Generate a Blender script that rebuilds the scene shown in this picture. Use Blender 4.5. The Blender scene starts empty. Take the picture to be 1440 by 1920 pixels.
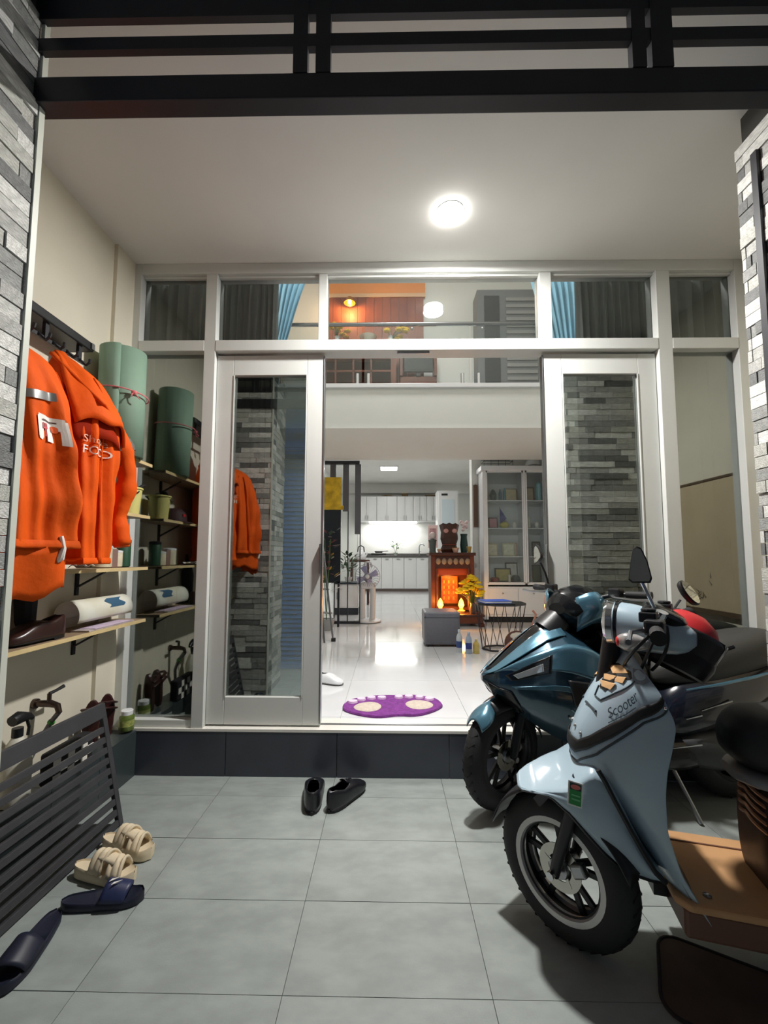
import bpy, math, random
from mathutils import Vector, Matrix
R = random.Random(7)
SC = bpy.context.scene
COL = SC.collection
PI = math.pi
# ---------------------------------------------------------------- camera
cam = bpy.data.cameras.new('camera'); camo = bpy.data.objects.new('camera', cam); COL.objects.link(camo)
cam.sensor_fit = 'VERTICAL'; cam.sensor_height = 24.0; cam.lens = 800.0/1920*24.0
cam.shift_x = 4/1920; cam.shift_y = 23/1920; cam.clip_start = 0.05; cam.clip_end = 200
camo.matrix_world = Matrix(((0.99986537, -0.00135313, 0.01635268, 0), (0.01619929, -0.07725816, -0.99687951, 0),
                            (0.00261228, 0.9970102, -0.07722584, 1.25), (0, 0, 0, 1)))
SC.camera = camo
# ---------------------------------------------------------------- world and exposure
w = bpy.data.worlds.new('night'); SC.world = w; w.use_nodes = True
w.node_tree.nodes['Background'].inputs[0].default_value = (0.55, 0.62, 0.8, 1)
w.node_tree.nodes['Background'].inputs[1].default_value = 0.10
vs = SC.view_settings
vs.view_transform = 'Standard'; vs.look = 'None'; vs.gamma = 1.0; vs.use_curve_mapping = False; vs.exposure = 0.36
SC.cycles.use_denoising = True
SC.cycles.adaptive_threshold = 0.05; SC.cycles.max_bounces = 7; SC.cycles.diffuse_bounces = 4; SC.cycles.glossy_bounces = 4; SC.cycles.transparent_max_bounces = 12
SC.cycles.caustics_reflective = False; SC.cycles.caustics_refractive = False; SC.cycles.sample_clamp_indirect = 6

# ---------------------------------------------------------------- materials
def lin(c):
    r = []
    for x in c:
        x /= 255.0
        r.append(x/12.92 if x <= 0.04045 else ((x+0.055)/1.055)**2.4)
    return (*r, 1.0)
MATS = {}
def M(name, col=(200, 200, 200), rough=0.5, metal=0.0, var=0.0, scale=8.0, bump=0.0, emit=0.0, spec=0.5, col2=None, coat=0.0, bscale=None, detail=4.0, sheen=0.0):
    if name in MATS: return MATS[name]
    m = bpy.data.materials.new(name); m.use_nodes = True; MATS[name] = m
    nt = m.node_tree; b = nt.nodes['Principled BSDF']
    c = lin(col)
    b.inputs['Base Color'].default_value = c; b.inputs['Roughness'].default_value = rough; b.inputs['Metallic'].default_value = metal
    b.inputs['Specular IOR Level'].default_value = spec
    if coat: b.inputs['Coat Weight'].default_value = coat; b.inputs['Coat Roughness'].default_value = 0.08
    if sheen: b.inputs['Sheen Weight'].default_value = sheen
    if emit:
        b.inputs['Emission Color'].default_value = c; b.inputs['Emission Strength'].default_value = emit
    if var or bump or col2:
        tc = nt.nodes.new('ShaderNodeTexCoord'); n = nt.nodes.new('ShaderNodeTexNoise')
        n.inputs['Scale'].default_value = scale; n.inputs['Detail'].default_value = detail
        nt.links.new(tc.outputs['Object'], n.inputs['Vector'])
        cr = nt.nodes.new('ShaderNodeValToRGB')
        if col2: a, d = c, lin(col2)
        else:
            a = tuple(max(0, x*(1-var)) for x in c[:3])+(1,); d = tuple(min(1, x*(1+var)) for x in c[:3])+(1,)
        cr.color_ramp.elements[0].color = a; cr.color_ramp.elements[1].color = d
        cr.color_ramp.elements[0].position = 0.35; cr.color_ramp.elements[1].position = 0.65
        nt.links.new(n.outputs['Fac'], cr.inputs['Fac']); nt.links.new(cr.outputs['Color'], b.inputs['Base Color'])
        if bump:
            n2 = nt.nodes.new('ShaderNodeTexNoise'); n2.inputs['Scale'].default_value = bscale or scale*4; n2.inputs['Detail'].default_value = 6
            nt.links.new(tc.outputs['Object'], n2.inputs['Vector'])
            bp = nt.nodes.new('ShaderNodeBump'); bp.inputs['Strength'].default_value = bump; bp.inputs['Distance'].default_value = 0.01
            nt.links.new(n2.outputs['Fac'], bp.inputs['Height']); nt.links.new(bp.outputs['Normal'], b.inputs['Normal'])
    return m
def glass(name, tint, refl):
    m = bpy.data.materials.new(name); m.use_nodes = True; nt = m.node_tree; nt.nodes.clear()
    o = nt.nodes.new('ShaderNodeOutputMaterial'); mx = nt.nodes.new('ShaderNodeMixShader')
    t = nt.nodes.new('ShaderNodeBsdfTransparent'); g = nt.nodes.new('ShaderNodeBsdfGlossy')
    t.inputs[0].default_value = (*tint, 1); g.inputs['Roughness'].default_value = 0.0; g.inputs[0].default_value = (0.95, 1, 0.97, 1)
    lw = nt.nodes.new('ShaderNodeLayerWeight'); lw.inputs[0].default_value = 0.2
    mr = nt.nodes.new('ShaderNodeMapRange'); mr.inputs['To Min'].default_value = refl; mr.inputs['To Max'].default_value = 1.0
    nt.links.new(lw.outputs['Fresnel'], mr.inputs['Value']); nt.links.new(mr.outputs[0], mx.inputs[0])
    nt.links.new(t.outputs[0], mx.inputs[1]); nt.links.new(g.outputs[0], mx.inputs[2]); nt.links.new(mx.outputs[0], o.inputs[0])
    MATS[name] = m; return m

# ---------------------------------------------------------------- mesh builder
class MB:
    def __init__(s): s.v = []; s.f = []
    def add(s, v, f):
        n = len(s.v); s.v += [tuple(p) for p in v]; s.f += [tuple(i+n for i in q) for q in f]; return s
    def box(s, c, d, rot=None):
        x, y, z = d[0]/2, d[1]/2, d[2]/2
        vs = [Vector((a*x, b*y, e*z)) for a in (-1, 1) for b in (-1, 1) for e in (-1, 1)]
        if rot is not None: vs = [rot @ p for p in vs]
        vs = [p+Vector(c) for p in vs]
        return s.add(vs, [(0, 1, 3, 2), (4, 6, 7, 5), (0, 4, 5, 1), (2, 3, 7, 6), (0, 2, 6, 4), (1, 5, 7, 3)])
    def bb(s, x0, x1, y0, y1, z0, z1):
        return s.box(((x0+x1)/2, (y0+y1)/2, (z0+z1)/2), (abs(x1-x0), abs(y1-y0), abs(z1-z0)))
    def bar(s, p, q, w, h, up=(0, 0, 1)):
        p, q = Vector(p), Vector(q); d = q-p; L = d.length; d.normalize(); u = Vector(up)
        if abs(d.dot(u)) > 0.98: u = Vector((1, 0, 0))
        a = d.cross(u).normalized(); b = a.cross(d)
        rot = Matrix((d, a, b)).transposed()
        return s.box((p+q)/2, (L, w, h), rot)
    def tube(s, pts, r, n=8, caps=True, sq=1.0):
        pts = [Vector(p) for p in pts]; k = len(pts)
        rr = r if isinstance(r, (list, tuple)) else [r]*k
        rings = []; ref = None
        for i, p in enumerate(pts):
            d = (pts[min(i+1, k-1)]-pts[max(i-1, 0)]).normalized()
            if ref is None:
                ref = Vector((0, 0, 1)) if abs(d.z) < 0.9 else Vector((1, 0, 0))
            a = d.cross(ref).normalized(); b = a.cross(d).normalized(); ref = b
            rings.append([p+(a*math.cos(t)+b*math.sin(t)*sq)*rr[i] for t in [2*PI*j/n for j in range(n)]])
        return s.loft(rings, caps)
    def cyl(s, p, q, r, r2=None, n=16): return s.tube([p, q], [r, r if r2 is None else r2], n)
    def loft(s, rings, caps=True, close=True):
        n = len(rings[0]); v = [p for g in rings for p in g]; f = []
        for i in range(len(rings)-1):
            for j in range(n if close else n-1):
                k = (j+1) % n; f.append((i*n+j, i*n+k, (i+1)*n+k, (i+1)*n+j))
        if caps and close: f.append(tuple(range(n-1, -1, -1))); f.append(tuple((len(rings)-1)*n+j for j in range(n)))
        return s.add(v, f)
    def lathe(s, prof, c=(0, 0, 0), n=24, axis='z', closed=False):
        c = Vector(c); rings = []
        for r, h in prof:
            g = []
            for j in range(n):
                t = 2*PI*j/n; a, b = r*math.cos(t), r*math.sin(t)
                g.append(c+Vector({'z': (a, b, h), 'y': (a, h, b), 'x': (h, a, b)}[axis]))
            rings.append(g)
        if closed: rings.append(rings[0])
        return s.loft(rings, not closed)
    def prism(s, poly, a, b, fn):
        n = len(poly)
        v = [fn(p[0], p[1], a) for p in poly]+[fn(p[0], p[1], b) for p in poly]
        f = [tuple(range(n-1, -1, -1)), tuple(range(n, 2*n))]
        for j in range(n):
            k = (j+1) % n; f.append((j, k, n+k, n+j))
        return s.add(v, f)
    def grid(s, fn, nu, nv, wrap=False):
        v = [fn(i/(nu if wrap else nu-1), j/(nv-1)) for j in range(nv) for i in range(nu)]; f = []
        for j in range(nv-1):
            for i in range(nu if wrap else nu-1):
                k = (i+1) % nu; f.append((j*nu+i, j*nu+k, (j+1)*nu+k, (j+1)*nu+i))
        return s.add(v, f)
    def ball(s, c, r, n=12, m=8):
        r = r if isinstance(r, (tuple, list)) else (r, r, r)
        pr = []
        for i in range(m+1):
            t = -PI/2+PI*i/m; pr.append((max(math.cos(t), 1e-3), math.sin(t)))
        rings = [[(c[0]+q*r[0]*math.cos(2*PI*j/n), c[1]+q*r[1]*math.sin(2*PI*j/n), c[2]+h*r[2]) for j in range(n)] for q, h in pr]
        return s.loft(rings)
    def tf(s, mat):
        s.v = [tuple(mat @ Vector(p)) for p in s.v]; return s
    def mirror_y(s):
        n = len(s.v); s.v += [(x, -y, z) for x, y, z in s.v[:n]]; s.f += [tuple(i+n for i in reversed(q)) for q in s.f[:]]; return s
def mesh(name, mb, mat, smooth=False):
    me = bpy.data.meshes.new(name); me.from_pydata([tuple(p) for p in mb.v], [], mb.f); me.validate(); me.update()
    if mat: me.materials.append(mat)
    if smooth:
        me.polygons.foreach_set('use_smooth', [True]*len(me.polygons)); me.set_sharp_from_angle(angle=math.radians(smooth if smooth > 1 else 40))
    return me
def link(o, parent=None):
    COL.objects.link(o)
    if parent is not None: o.parent = parent
    return o
WINV = {}
def part(name, mb, mat, parent=None, smooth=False, bevel=0.0, solid=0.0, sub=0, world=False, label=None, seg=2):
    if world and parent is not None:
        mb.tf(WINV[parent.name])
    o = bpy.data.objects.new(name, mesh(name, mb, mat, smooth)); link(o, parent)
    if solid:
        md = o.modifiers.new('solid', 'SOLIDIFY'); md.thickness = solid; md.offset = 0
    if bevel:
        md = o.modifiers.new('bevel', 'BEVEL'); md.width = bevel; md.segments = seg; md.limit_method = 'ANGLE'; md.angle_limit = math.radians(35)
    if sub:
        md = o.modifiers.new('sub', 'SUBSURF'); md.levels = sub; md.render_levels = sub
    if label: o['label'] = label
    return o
def tag(o, label, cat, group=None, kind=None):
    o['label'] = label; o['category'] = cat
    if group: o['group'] = group
    if kind: o['kind'] = kind
    return o
def thing(name, label, cat, loc=(0, 0, 0), rz=0.0, group=None, kind=None, rot=None):
    o = bpy.data.objects.new(name, None); o.empty_display_size = 0.05; link(o)
    o.location = loc; o.rotation_euler = rot or (0, 0, rz)
    mw = Matrix.LocRotScale(Vector(loc), o.rotation_euler, None)
    WINV[o.name] = mw.inverted()
    return tag(o, label, cat, group, kind)
def inst(name, me, parent, loc, scale=(1, 1, 1), rz=0.0, rot=None):
    o = bpy.data.objects.new(name, me); link(o, parent); o.location = loc; o.scale = scale; o.rotation_euler = rot or (0, 0, rz); return o
def copy_tree(o, parent=None):
    c = o.copy(); COL.objects.link(c); c.parent = parent
    for ch in list(o.children): copy_tree(ch, c)
    if o.name in WINV: WINV[c.name] = WINV[o.name]
    return c
def text_mesh(s, size, shear=0.0, space=1.0):
    cu = bpy.data.curves.new('txt', 'FONT'); cu.body = s; cu.size = size; cu.shear = shear; cu.space_character = space; cu.resolution_u = 3
    ob = bpy.data.objects.new('txt', cu); COL.objects.link(ob)
    dg = bpy.context.evaluated_depsgraph_get(); me = ob.evaluated_get(dg).to_mesh()
    v = [tuple(p.co) for p in me.vertices]; f = [tuple(p.vertices) for p in me.polygons]
    bpy.data.objects.remove(ob); bpy.data.curves.remove(cu)
    return v, f
def lerp(a, b, t): return a+(b-a)*t
def interp(tab, x):
    if x <= tab[0][0]: return tab[0][1:]
    for a, b in zip(tab, tab[1:]):
        if x <= b[0]:
            t = (x-a[0])/(b[0]-a[0]); t2 = t
            return tuple(lerp(p, q, t2) for p, q in zip(a[1:], b[1:]))
    return tab[-1][1:]
def smooth_tab(tab, x, d):
    s = [interp(tab, x+d*k) for k in (-1, -0.5, 0, 0.5, 1)]
    return tuple(sum(c)/5 for c in zip(*s))

M('plaster', (226, 219, 200), 0.85, var=0.03, scale=3, bump=0.05, bscale=60)
M('ceiling_white', (230, 229, 225), 0.9, var=0.02, scale=2)
M('alu', (214, 216, 212), 0.38, var=0.02, scale=5)
M('grout_dark', (100, 105, 104), 0.9); M('grout_light', (175, 172, 165), 0.8)
M('tile_grey', (148, 155, 152), 0.42, var=0.10, scale=5, bump=0.06, bscale=90, detail=9)
M('tile_black', (62, 66, 76), 0.32, var=0.08, scale=6)
M('tile_white', (226, 227, 229), 0.07, var=0.03, scale=2.2, detail=8)
M('black_steel', (34, 34, 40), 0.42, var=0.15, scale=6)
M('grey_steel', (62, 62, 66), 0.45, var=0.10, scale=12)
M('chrome', (210, 212, 215), 0.12, 1.0); M('steel', (160, 162, 165), 0.28, 1.0)
M('black_plastic', (22, 23, 26), 0.4, bump=0.05, scale=20); M('rubber', (26, 27, 29), 0.7, var=0.1, scale=30)
M('wood_edge', (214, 190, 140), 0.6, var=0.08, scale=14); M('wood_red', (120, 62, 36), 0.35, col2=(88, 42, 26), scale=4)
M('wood_dark', (70, 36, 24), 0.4, var=0.2, scale=6)
M('white_gloss', (232, 234, 236), 0.25); M('white_wall', (228, 230, 225), 0.8, var=0.01, scale=3)
glass('pane_mirror', (0.50, 0.54, 0.53), 0.27); glass('pane_clear', (0.93, 0.95, 0.95), 0.05); glass('pane_thin', (0.94, 0.96, 0.96), 0.03)
# ================================================================ the setting: porch
GY = 2.585
f1 = part('floor', MB().bb(-2.2, 3.2, -1.2, 2.53, -0.08, -0.006), MATS['grout_dark'])
tag(f1, 'grey stone-look tiled porch floor in front of the black step', 'floor', kind='structure')
tmes = mesh('tile', MB().box((0, 0, 0), (1, 1, 1)), MATS['tile_grey'])
for i in range(-3, 5):
    for j in range(0, 9):
        y1 = 2.33-0.338*(j-1); y0 = y1-0.338; y1 = min(y1, 2.53)
        if y1 <= y0+0.02: continue
        x0 = -0.903+0.6*i
        inst('tile', tmes, f1, (x0+0.3, (y0+y1)/2, -0.003-R.random()*0.0012), (0.5978, y1-y0-0.0022, 0.006))
c1 = part('ceiling', MB().bb(-1.7, 2.3, -0.6, 2.66, 3.09, 3.2), MATS['ceiling_white'])
tag(c1, 'plain white porch ceiling above the glass front', 'ceiling', kind='structure')
o = part('wall_left', MB().bb(-1.80, -1.62, 0.7, 2.66, 0, 3.09), MATS['plaster']); tag(o, 'cream plaster porch wall behind the jackets and shelves', 'wall', kind='structure')
o2 = part('pilaster', MB().bb(-1.62, -1.598, 2.36, 2.53, 0.25, 3.09), MATS['plaster'], o)
o = part('wall_right', MB().bb(2.2, 2.70, 1.55, 2.66, 0, 3.09), MATS['plaster']); tag(o, 'cream plaster porch wall on the scooter side', 'wall', kind='structure')
# ledge + step
s = thing('trim_1', 'black tiled step below the white door sill with side ledge', 'step', (0, 2.53, 0), kind='structure')
part('step_core', MB().bb(-1.62, 2.2, 2.536, 2.66, 0, 0.247).bb(-1.62, -1.466, 1.3, 2.536, 0, 0.235), MATS['grout_dark'], s, world=True)
for a, b in ((-1.462, -0.935), (-0.935, -0.295), (-0.295, 0.345), (0.345, 0.985), (0.985, 1.625), (1.625, 2.2)):
    part('step_tile', MB().bb(a+0.002, b-0.002, 2.526, 2.538, 0.001, 0.246), MATS['tile_black'], s, world=True)
for k in range(4):
    y1 = 2.525-0.31*k; y0 = y1-0.307
    part('ledge_tile', MB().bb(-1.468, -1.456, y0, y1, 0.001, 0.244), M('tile_green_black', (58, 66, 68), 0.3, var=0.1, scale=6), s, world=True)
    part('ledge_cap', MB().bb(-1.619, -1.456, y0, y1, 0.2445, 0.25), MATS['tile_green_black'], s, world=True)
part('sill', MB().bb(-1.62, 2.2, 2.524, 2.70, 0.247, 0.262), M('sill_stone', (232, 230, 222), 0.3, var=0.03), s, world=True)
# stone pillars
def pillar(name, label, core, faces, seed):
    rr = random.Random(seed)
    p = part(name, MB().bb(*core), M('mortar', (70, 70, 66), 0.9)); tag(p, label, 'pillar', kind='structure')
    cols = [(180, 180, 176), (203, 203, 198), (150, 151, 148), (224, 224, 219), (118, 119, 118), (190, 190, 182)]
    mes = [mesh('stone', MB().box((0, 0, 0), (1, 1, 1)), M('stone%d' % i, c, 0.55, var=0.22, scale=9, bump=0.5, bscale=14, detail=8)) for i, c in enumerate(cols)]
    for ax, at, sg, u0, u1, z1, avg in faces:
        z = 0.0
        while z < z1:
            h = 0.0485; u = u0-rr.random()*avg*0.7
            while u < u1-0.004:
                L = avg*rr.uniform(0.6, 1.5); a = max(u, u0); b = min(u+L, u1); u += L
                if b-a < 0.02: continue
                if u1-b < 0.035: b = u1; u = u1
                t = rr.uniform(0.012, 0.021)
                if ax == 'x': loc = (at+sg*t/2, (a+b)/2, z+h/2); sc = (t, b-a-0.003, h-0.003)
                else: loc = ((a+b)/2, at+sg*t/2, z+h/2); sc = (b-a-0.003, t, h-0.003)
                inst('stone', rr.choice(mes), p, loc, sc)
            z += h
    return p
pl = pillar('wall_left_pillar', 'grey split stone gate pillar beside the orange jackets', (-1.8, -1.118, 0.72, 1.212, 0, 3.09),
       [('x', -1.118, 1, 0.74, 1.212, 2.95, 0.17), ('y', 1.212, 1, -1.62, -1.100, 2.8, 0.24)], 3)
part('corner_trim', MB().bb(-1.106, -1.094, 1.213, 1.2335, 0, 3.0), M('trim_pvc', (205, 208, 196), 0.4), pl)
pr = pillar('wall_right_pillar', 'grey split stone gate pillar on the scooter side', (1.476, 2.36, 1.53, 1.682, 0, 3.09),
       [('x', 1.476, -1, 1.53, 1.70, 2.95, 0.12), ('y', 1.682, 1, 1.458, 2.2, 2.8, 0.26)], 11)
part('gate_channel', MB().bb(1.445, 1.476, 1.588, 1.615, 0, 2.86), MATS['black_steel'], pr)
# black gate head
g = thing('trim_2', 'black steel gate head with bars across the top of the opening', 'gate frame', (0, 1.26, 2.66), kind='structure')
part('beam', MB().bb(-1.5, 1.475, 1.20, 1.257, 2.657, 2.740), MATS['black_steel'], g, bevel=0.003, world=True)
part('rail', MB().bb(-1.5, 1.5, 1.20, 1.22, 2.829, 2.872), MATS['black_steel'], g, world=True)
part('rail', MB().bb(-1.5, 1.5, 1.20, 1.22, 2.938, 3.088), MATS['black_steel'], g, world=True)
for a, b in ((-.298, -.253), (-.228, -.182), (.741, .784), (.800, .865), (-1.30, -1.25), (1.36, 1.41)):
    part('upright', MB().bb(a, b, 1.198, 1.222, 2.740, 3.09), MATS['black_steel'], g, world=True)
part('jamb', MB().bb(-1.25, -1.215, 1.14, 1.19, 0.0, 2.67), MATS['black_steel'], g, world=True)
# blue gate leaf folded out to the street, seen only in the door glass
gl = thing('gate_leaf', 'blue louvred metal gate leaf mirrored in the left door glass', 'gate', (-1.10, 0.30, 0))
M('blue_paint', (30, 98, 176), 0.35, var=0.1, scale=3)
for x in (-1.28, -0.94): part('stile', MB().bb(x-0.02, x+0.02, 0.28, 0.32, 0.0, 3.07), MATS['blue_paint'], gl, world=True)
for z in (0.04, 2.55, 3.03): part('rail', MB().bb(-1.26, -0.96, 0.285, 0.315, z-0.03, z+0.03), MATS['blue_paint'], gl, world=True)
part('sheet', MB().bb(-1.26, -0.96, 0.295, 0.30, 2.58, 3.0), MATS['blue_paint'], gl, world=True)
lm = mesh('louvre', MB().box((0, 0, 0), (0.30, 0.004, 0.062), Matrix.Rotation(0.6, 3, 'X')), MATS['blue_paint'])
for k in range(49): inst('louvre', lm, gl, (-0.01, 0, 0.085+0.0505*k))
# ---------------------------------------------------------------- white aluminium glass front
fr = thing('window_1', 'white aluminium frame of the glass house front with transom panes', 'window frame', (0.29, 2.58, 0.26), kind='structure')
def W(n, x0, x1, y0, y1, z0, z1, m='alu', par=None, bev=0.003):
    return part(n, MB().bb(x0, x1, y0, y1, z0, z1), MATS[m], par or fr, bevel=bev, world=(par is None))
W('stile', -1.62, -1.555, 2.53, 2.64, 0.262, 3.09); W('stile', 2.12, 2.20, 2.53, 2.64, 0.262, 3.09)
W('post', -1.145, -1.075, 2.53, 2.64, 0.262, 3.022); W('post', 1.64, 1.725, 2.53, 2.64, 0.262, 3.022)
W('mullion', -0.44, -0.387, 2.54, 2.63, 2.588, 3.022); W('mullion', 0.932, 1.005, 2.54, 2.63, 2.588, 3.022)
W('head_rail', -1.555, 2.12, 2.53, 2.64, 3.022, 3.09)
for a, b in ((-1.555, -1.145), (-1.075, 1.64), (1.725, 2.12)): W('transom_bar', a, b, 2.528, 2.642, 2.52, 2.588)
W('sill_rail', -1.555, -1.145, 2.54, 2.63, 0.262, 0.305); W('sill_rail', 1.725, 2.12, 2.54, 2.63, 0.262, 0.305)
W('floor_track', -1.075, 1.64, 2.60, 2.615, 0.262, 0.268, 'steel')
W('track_bracket', 0.05, 0.25, 2.545, 2.56, 2.505, 2.52, 'steel')
for a, b, m in ((-1.555, -1.145, 'pane_mirror'), (-1.075, -0.44, 'pane_clear'), (-0.387, 0.932, 'pane_clear'), (1.005, 1.64, 'pane_clear'), (1.725, 2.12, 'pane_clear')):
    W('pane', a, b, GY-0.003, GY+0.003, 2.588, 3.022, 'pane_clear', bev=0)
    # inner beads that hold the glass
    W('bead', a, b, 2.555, 2.58, 2.588, 2.598); W('bead', a, b, 2.555, 2.58, 3.008, 3.022)
W('pane', -1.555, -1.145, GY-0.003, GY+0.003, 0.305, 2.52, 'pane_mirror', bev=0)
W('pane', 1.725, 2.12, GY-0.003, GY+0.003, 0.305, 2.52, 'pane_mirror', bev=0)
def leaf(name, label, x0, g0, g1, x1, hx):
    d = thing(name, label, 'door', ((x0+x1)/2, GY, 0.268), kind='structure')
    def P(n, *a, m='alu', bev=0.003): return part(n, MB().bb(*a), MATS[m], d, bevel=bev, world=True)
    P('stile', x0, g0, GY-0.022, GY+0.022, 0.272, 2.505); P('stile', g1, x1, GY-0.022, GY+0.022, 0.272, 2.505)
    P('rail', g0, g1, GY-0.022, GY+0.022, 2.378, 2.505); P('rail', g0, g1, GY-0.022, GY+0.022, 0.272, 0.43)
    P('pane', g0, g1, GY-0.003, GY+0.003, 0.43, 2.378, m='pane_mirror', bev=0)
    for a in (g0+0.004, g1-0.004): P('bead', a-0.004, a+0.004, GY-0.026, GY-0.022, 0.43, 2.378)
    P('brush_seal', hx-0.004, hx+0.004, GY-0.026, GY+0.026, 0.28, 2.5, m='steel')
    P('handle', hx-0.013, hx-0.005, GY-0.05, GY-0.02, 1.15, 1.33, m='steel')
    return d
leaf('door_1', 'left white sliding glass door leaf mirroring an orange jacket', -1.073, -0.966, -0.506, -0.40, -0.402)
leaf('door_2', 'right white sliding glass door leaf mirroring the stone pillar', 0.943, 1.062, 1.526, 1.636, 0.947)
# porch lamp
L = thing('ceiling_lamp', 'round white glowing ceiling lamp over the porch', 'lamp', (0.325, 2.147, 3.09))
part('rim', MB().lathe([(0.0695, -0.0005), (0.0725, -0.0005), (0.0725, -0.003), (0.0695, -0.003)], n=32), MATS['white_gloss'], L, smooth=True)
part('diffuser', MB().lathe([(0.001, -0.022), (0.04, -0.020), (0.062, -0.014), (0.070, -0.003)], n=32), M('lamp_glow', (255, 252, 246), 0.5, emit=60.0), L, smooth=True)
def area(name, loc, power, size, col=(1, 1, 1), rot=(0, 0, 0), shape='DISK', size_y=None, parent=None, spread=PI):
    l = bpy.data.lights.new(name, 'AREA'); l.energy = power; l.size = size; l.color = col; l.shape = shape; l.spread = spread
    if size_y: l.size_y = size_y
    o = bpy.data.objects.new(name, l); link(o, parent); o.location = loc; o.rotation_euler = rot; return o
area('lamp_light', (0, 0, -0.036), 66, 0.14, (1, 0.975, 0.94), parent=L)
# ================================================================ the setting: house inside
ZF = 0.253
f2 = part('floor', MB().bb(-1.7, 2.6, 2.66, 13.4, 0.14, ZF-0.006), MATS['grout_light'])
tag(f2, 'glossy white tiled floor inside the house', 'floor', kind='structure')
tm2 = mesh('tile', MB().box((0, 0, 0), (1, 1, 1)), MATS['tile_white'])
for i in range(-3, 3):
    for j in range(-1, 14):
        x0 = max(0.5+0.8*i, -1.7); x1 = min(0.5+0.8*(i+1), 2.6); y0 = max(2.75+0.8*j, 2.70); y1 = min(2.75+0.8*(j+1), 13.4)
        if x1-x0 < 0.02 or y1-y0 < 0.02: continue
        inst('tile', tm2, f2, ((x0+x1)/2, (y0+y1)/2, ZF-0.003), (x1-x0-0.003, y1-y0-0.003, 0.006))
def S(name, label, cat, *a, m='white_wall'):
    o = part(name, MB().bb(*a), MATS[m]); return tag(o, label, cat, kind='structure')
S('wall_inside_left', 'white living room wall left of the doorway', 'wall', -1.85, -1.62, 2.66, 13.4, 0.14, 6.0)
S('wall_inside_right', 'white living room wall behind the display cabinet', 'wall', 2.55, 2.75, 2.66, 13.4, 0.14, 6.0)
S('wall_back', 'white kitchen end wall behind the wall cabinets', 'wall', -1.62, 2.55, 13.25, 13.4, 0.25, 3.5)
S('wall_kitchen_side', 'white wall corner between altar and kitchen', 'wall', 1.38, 2.55, 7.05, 7.25, ZF, 3.5)
S('ceiling_kitchen', 'white kitchen ceiling with stepped cornice', 'ceiling', -1.62, 2.55, 6.4, 13.4, 3.5, 3.62, m='ceiling_white')
S('trim_3', 'pale cornice along the top of the kitchen end wall', 'cornice', -1.62, 2.55, 13.0, 13.25, 3.22, 3.5, m='ceiling_white')
S('ceiling_living', 'white living room ceiling high above the mezzanine', 'ceiling', -1.85, 2.75, 2.66, 6.6, 6.0, 6.1, m='ceiling_white')
S('wall_above_door', 'white wall above the glass front inside', 'wall', -1.62, 2.55, 2.56, 2.66, 3.1, 6.0)
mz = S('trim_4', 'white mezzanine slab edge across the living room', 'mezzanine', -1.62, 2.55, 4.8, 6.4, 2.73, 3.20)
part('edge_cap', MB().bb(-1.62, 2.55, 4.77, 4.95, 3.20, 3.25), MATS['white_gloss'], mz, bevel=0.004)
part('deck', MB().bb(-1.62, 2.55, 4.95, 6.4, 3.20, 3.245), MATS['white_gloss'], mz)
S('wall_mezzanine', 'pale grey back wall of the mezzanine', 'wall', -1.62, 2.55, 6.38, 6.5, 3.25, 6.0, m='white_wall')
S('wall_outside', 'dark house front across the alley behind the camera', 'wall', -6, 6, -6.2, -6.0, -0.1, 6.0, m='plaster')
S('ground_alley', 'concrete alley ground outside the gate', 'ground', -6, 6, -6.0, -1.2, -0.1, -0.01, m='grout_dark')
# room lamps
for nm, lb, loc, pw, sz in (('ceiling_panel_lamp', 'square white panel lamp on the high living room ceiling', (0.3, 3.9, 6.0), 55, 0.6),
                            ('ceiling_panel_lamp', 'square white panel lamp on the kitchen ceiling near the altar', (0.2, 7.9, 3.5), 22, 0.45),
                            ('ceiling_panel_lamp', 'square white panel lamp on the kitchen ceiling by the sink', (0.0, 10.6, 3.5), 22, 0.45)):
    l = thing(nm, lb, 'lamp', loc)
    part('frame', MB().box((0, 0, -0.012), (sz, sz, 0.024)), MATS['white_gloss'], l)
    part('diffuser', MB().box((0, 0, -0.026), (sz*0.92, sz*0.92, 0.004)), M('panel_glow', (255, 255, 255), 0.5, emit=3.0), l)
    area('panel_light', (0, 0, -0.035), pw, sz*0.9, (1, 0.98, 0.95), shape='SQUARE', parent=l)
# ================================================================ left wall: shelves, rack, jackets
for k, (z, lb) in enumerate(((1.80, 'topmost wooden wall shelf carrying the green mat roll'), (1.49, 'second wooden wall shelf from the top carrying the yellow bucket'),
                             (1.19, 'third wooden wall shelf from the top below the jacket hems'), (0.89, 'lowest wooden wall shelf carrying the brown leather shoe'))):
    t = thing('wall_shelf', lb, 'shelf', (-1.51, 1.9, z), group='wall shelves beside the glass front')
    part('board', MB().bb(-1.618, -1.425, 1.26, 2.505, z-0.016, z), M('shelf_top', (150, 128, 104), 0.5, var=0.12, scale=5), t, world=True)
    part('front_edge', MB().bb(-1.425, -1.42, 1.26, 2.505, z-0.017, z+0.0005), MATS['wood_edge'], t, world=True)
    for y in (1.45, 2.2):
        part('bracket', MB().bar((-1.615, y, z-0.10), (-1.47, y, z-0.02), 0.015, 0.008).bb(-1.619, -1.609, y-0.01, y+0.01, z-0.14, z-0.017), MATS['black_steel'], t, world=True)
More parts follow.
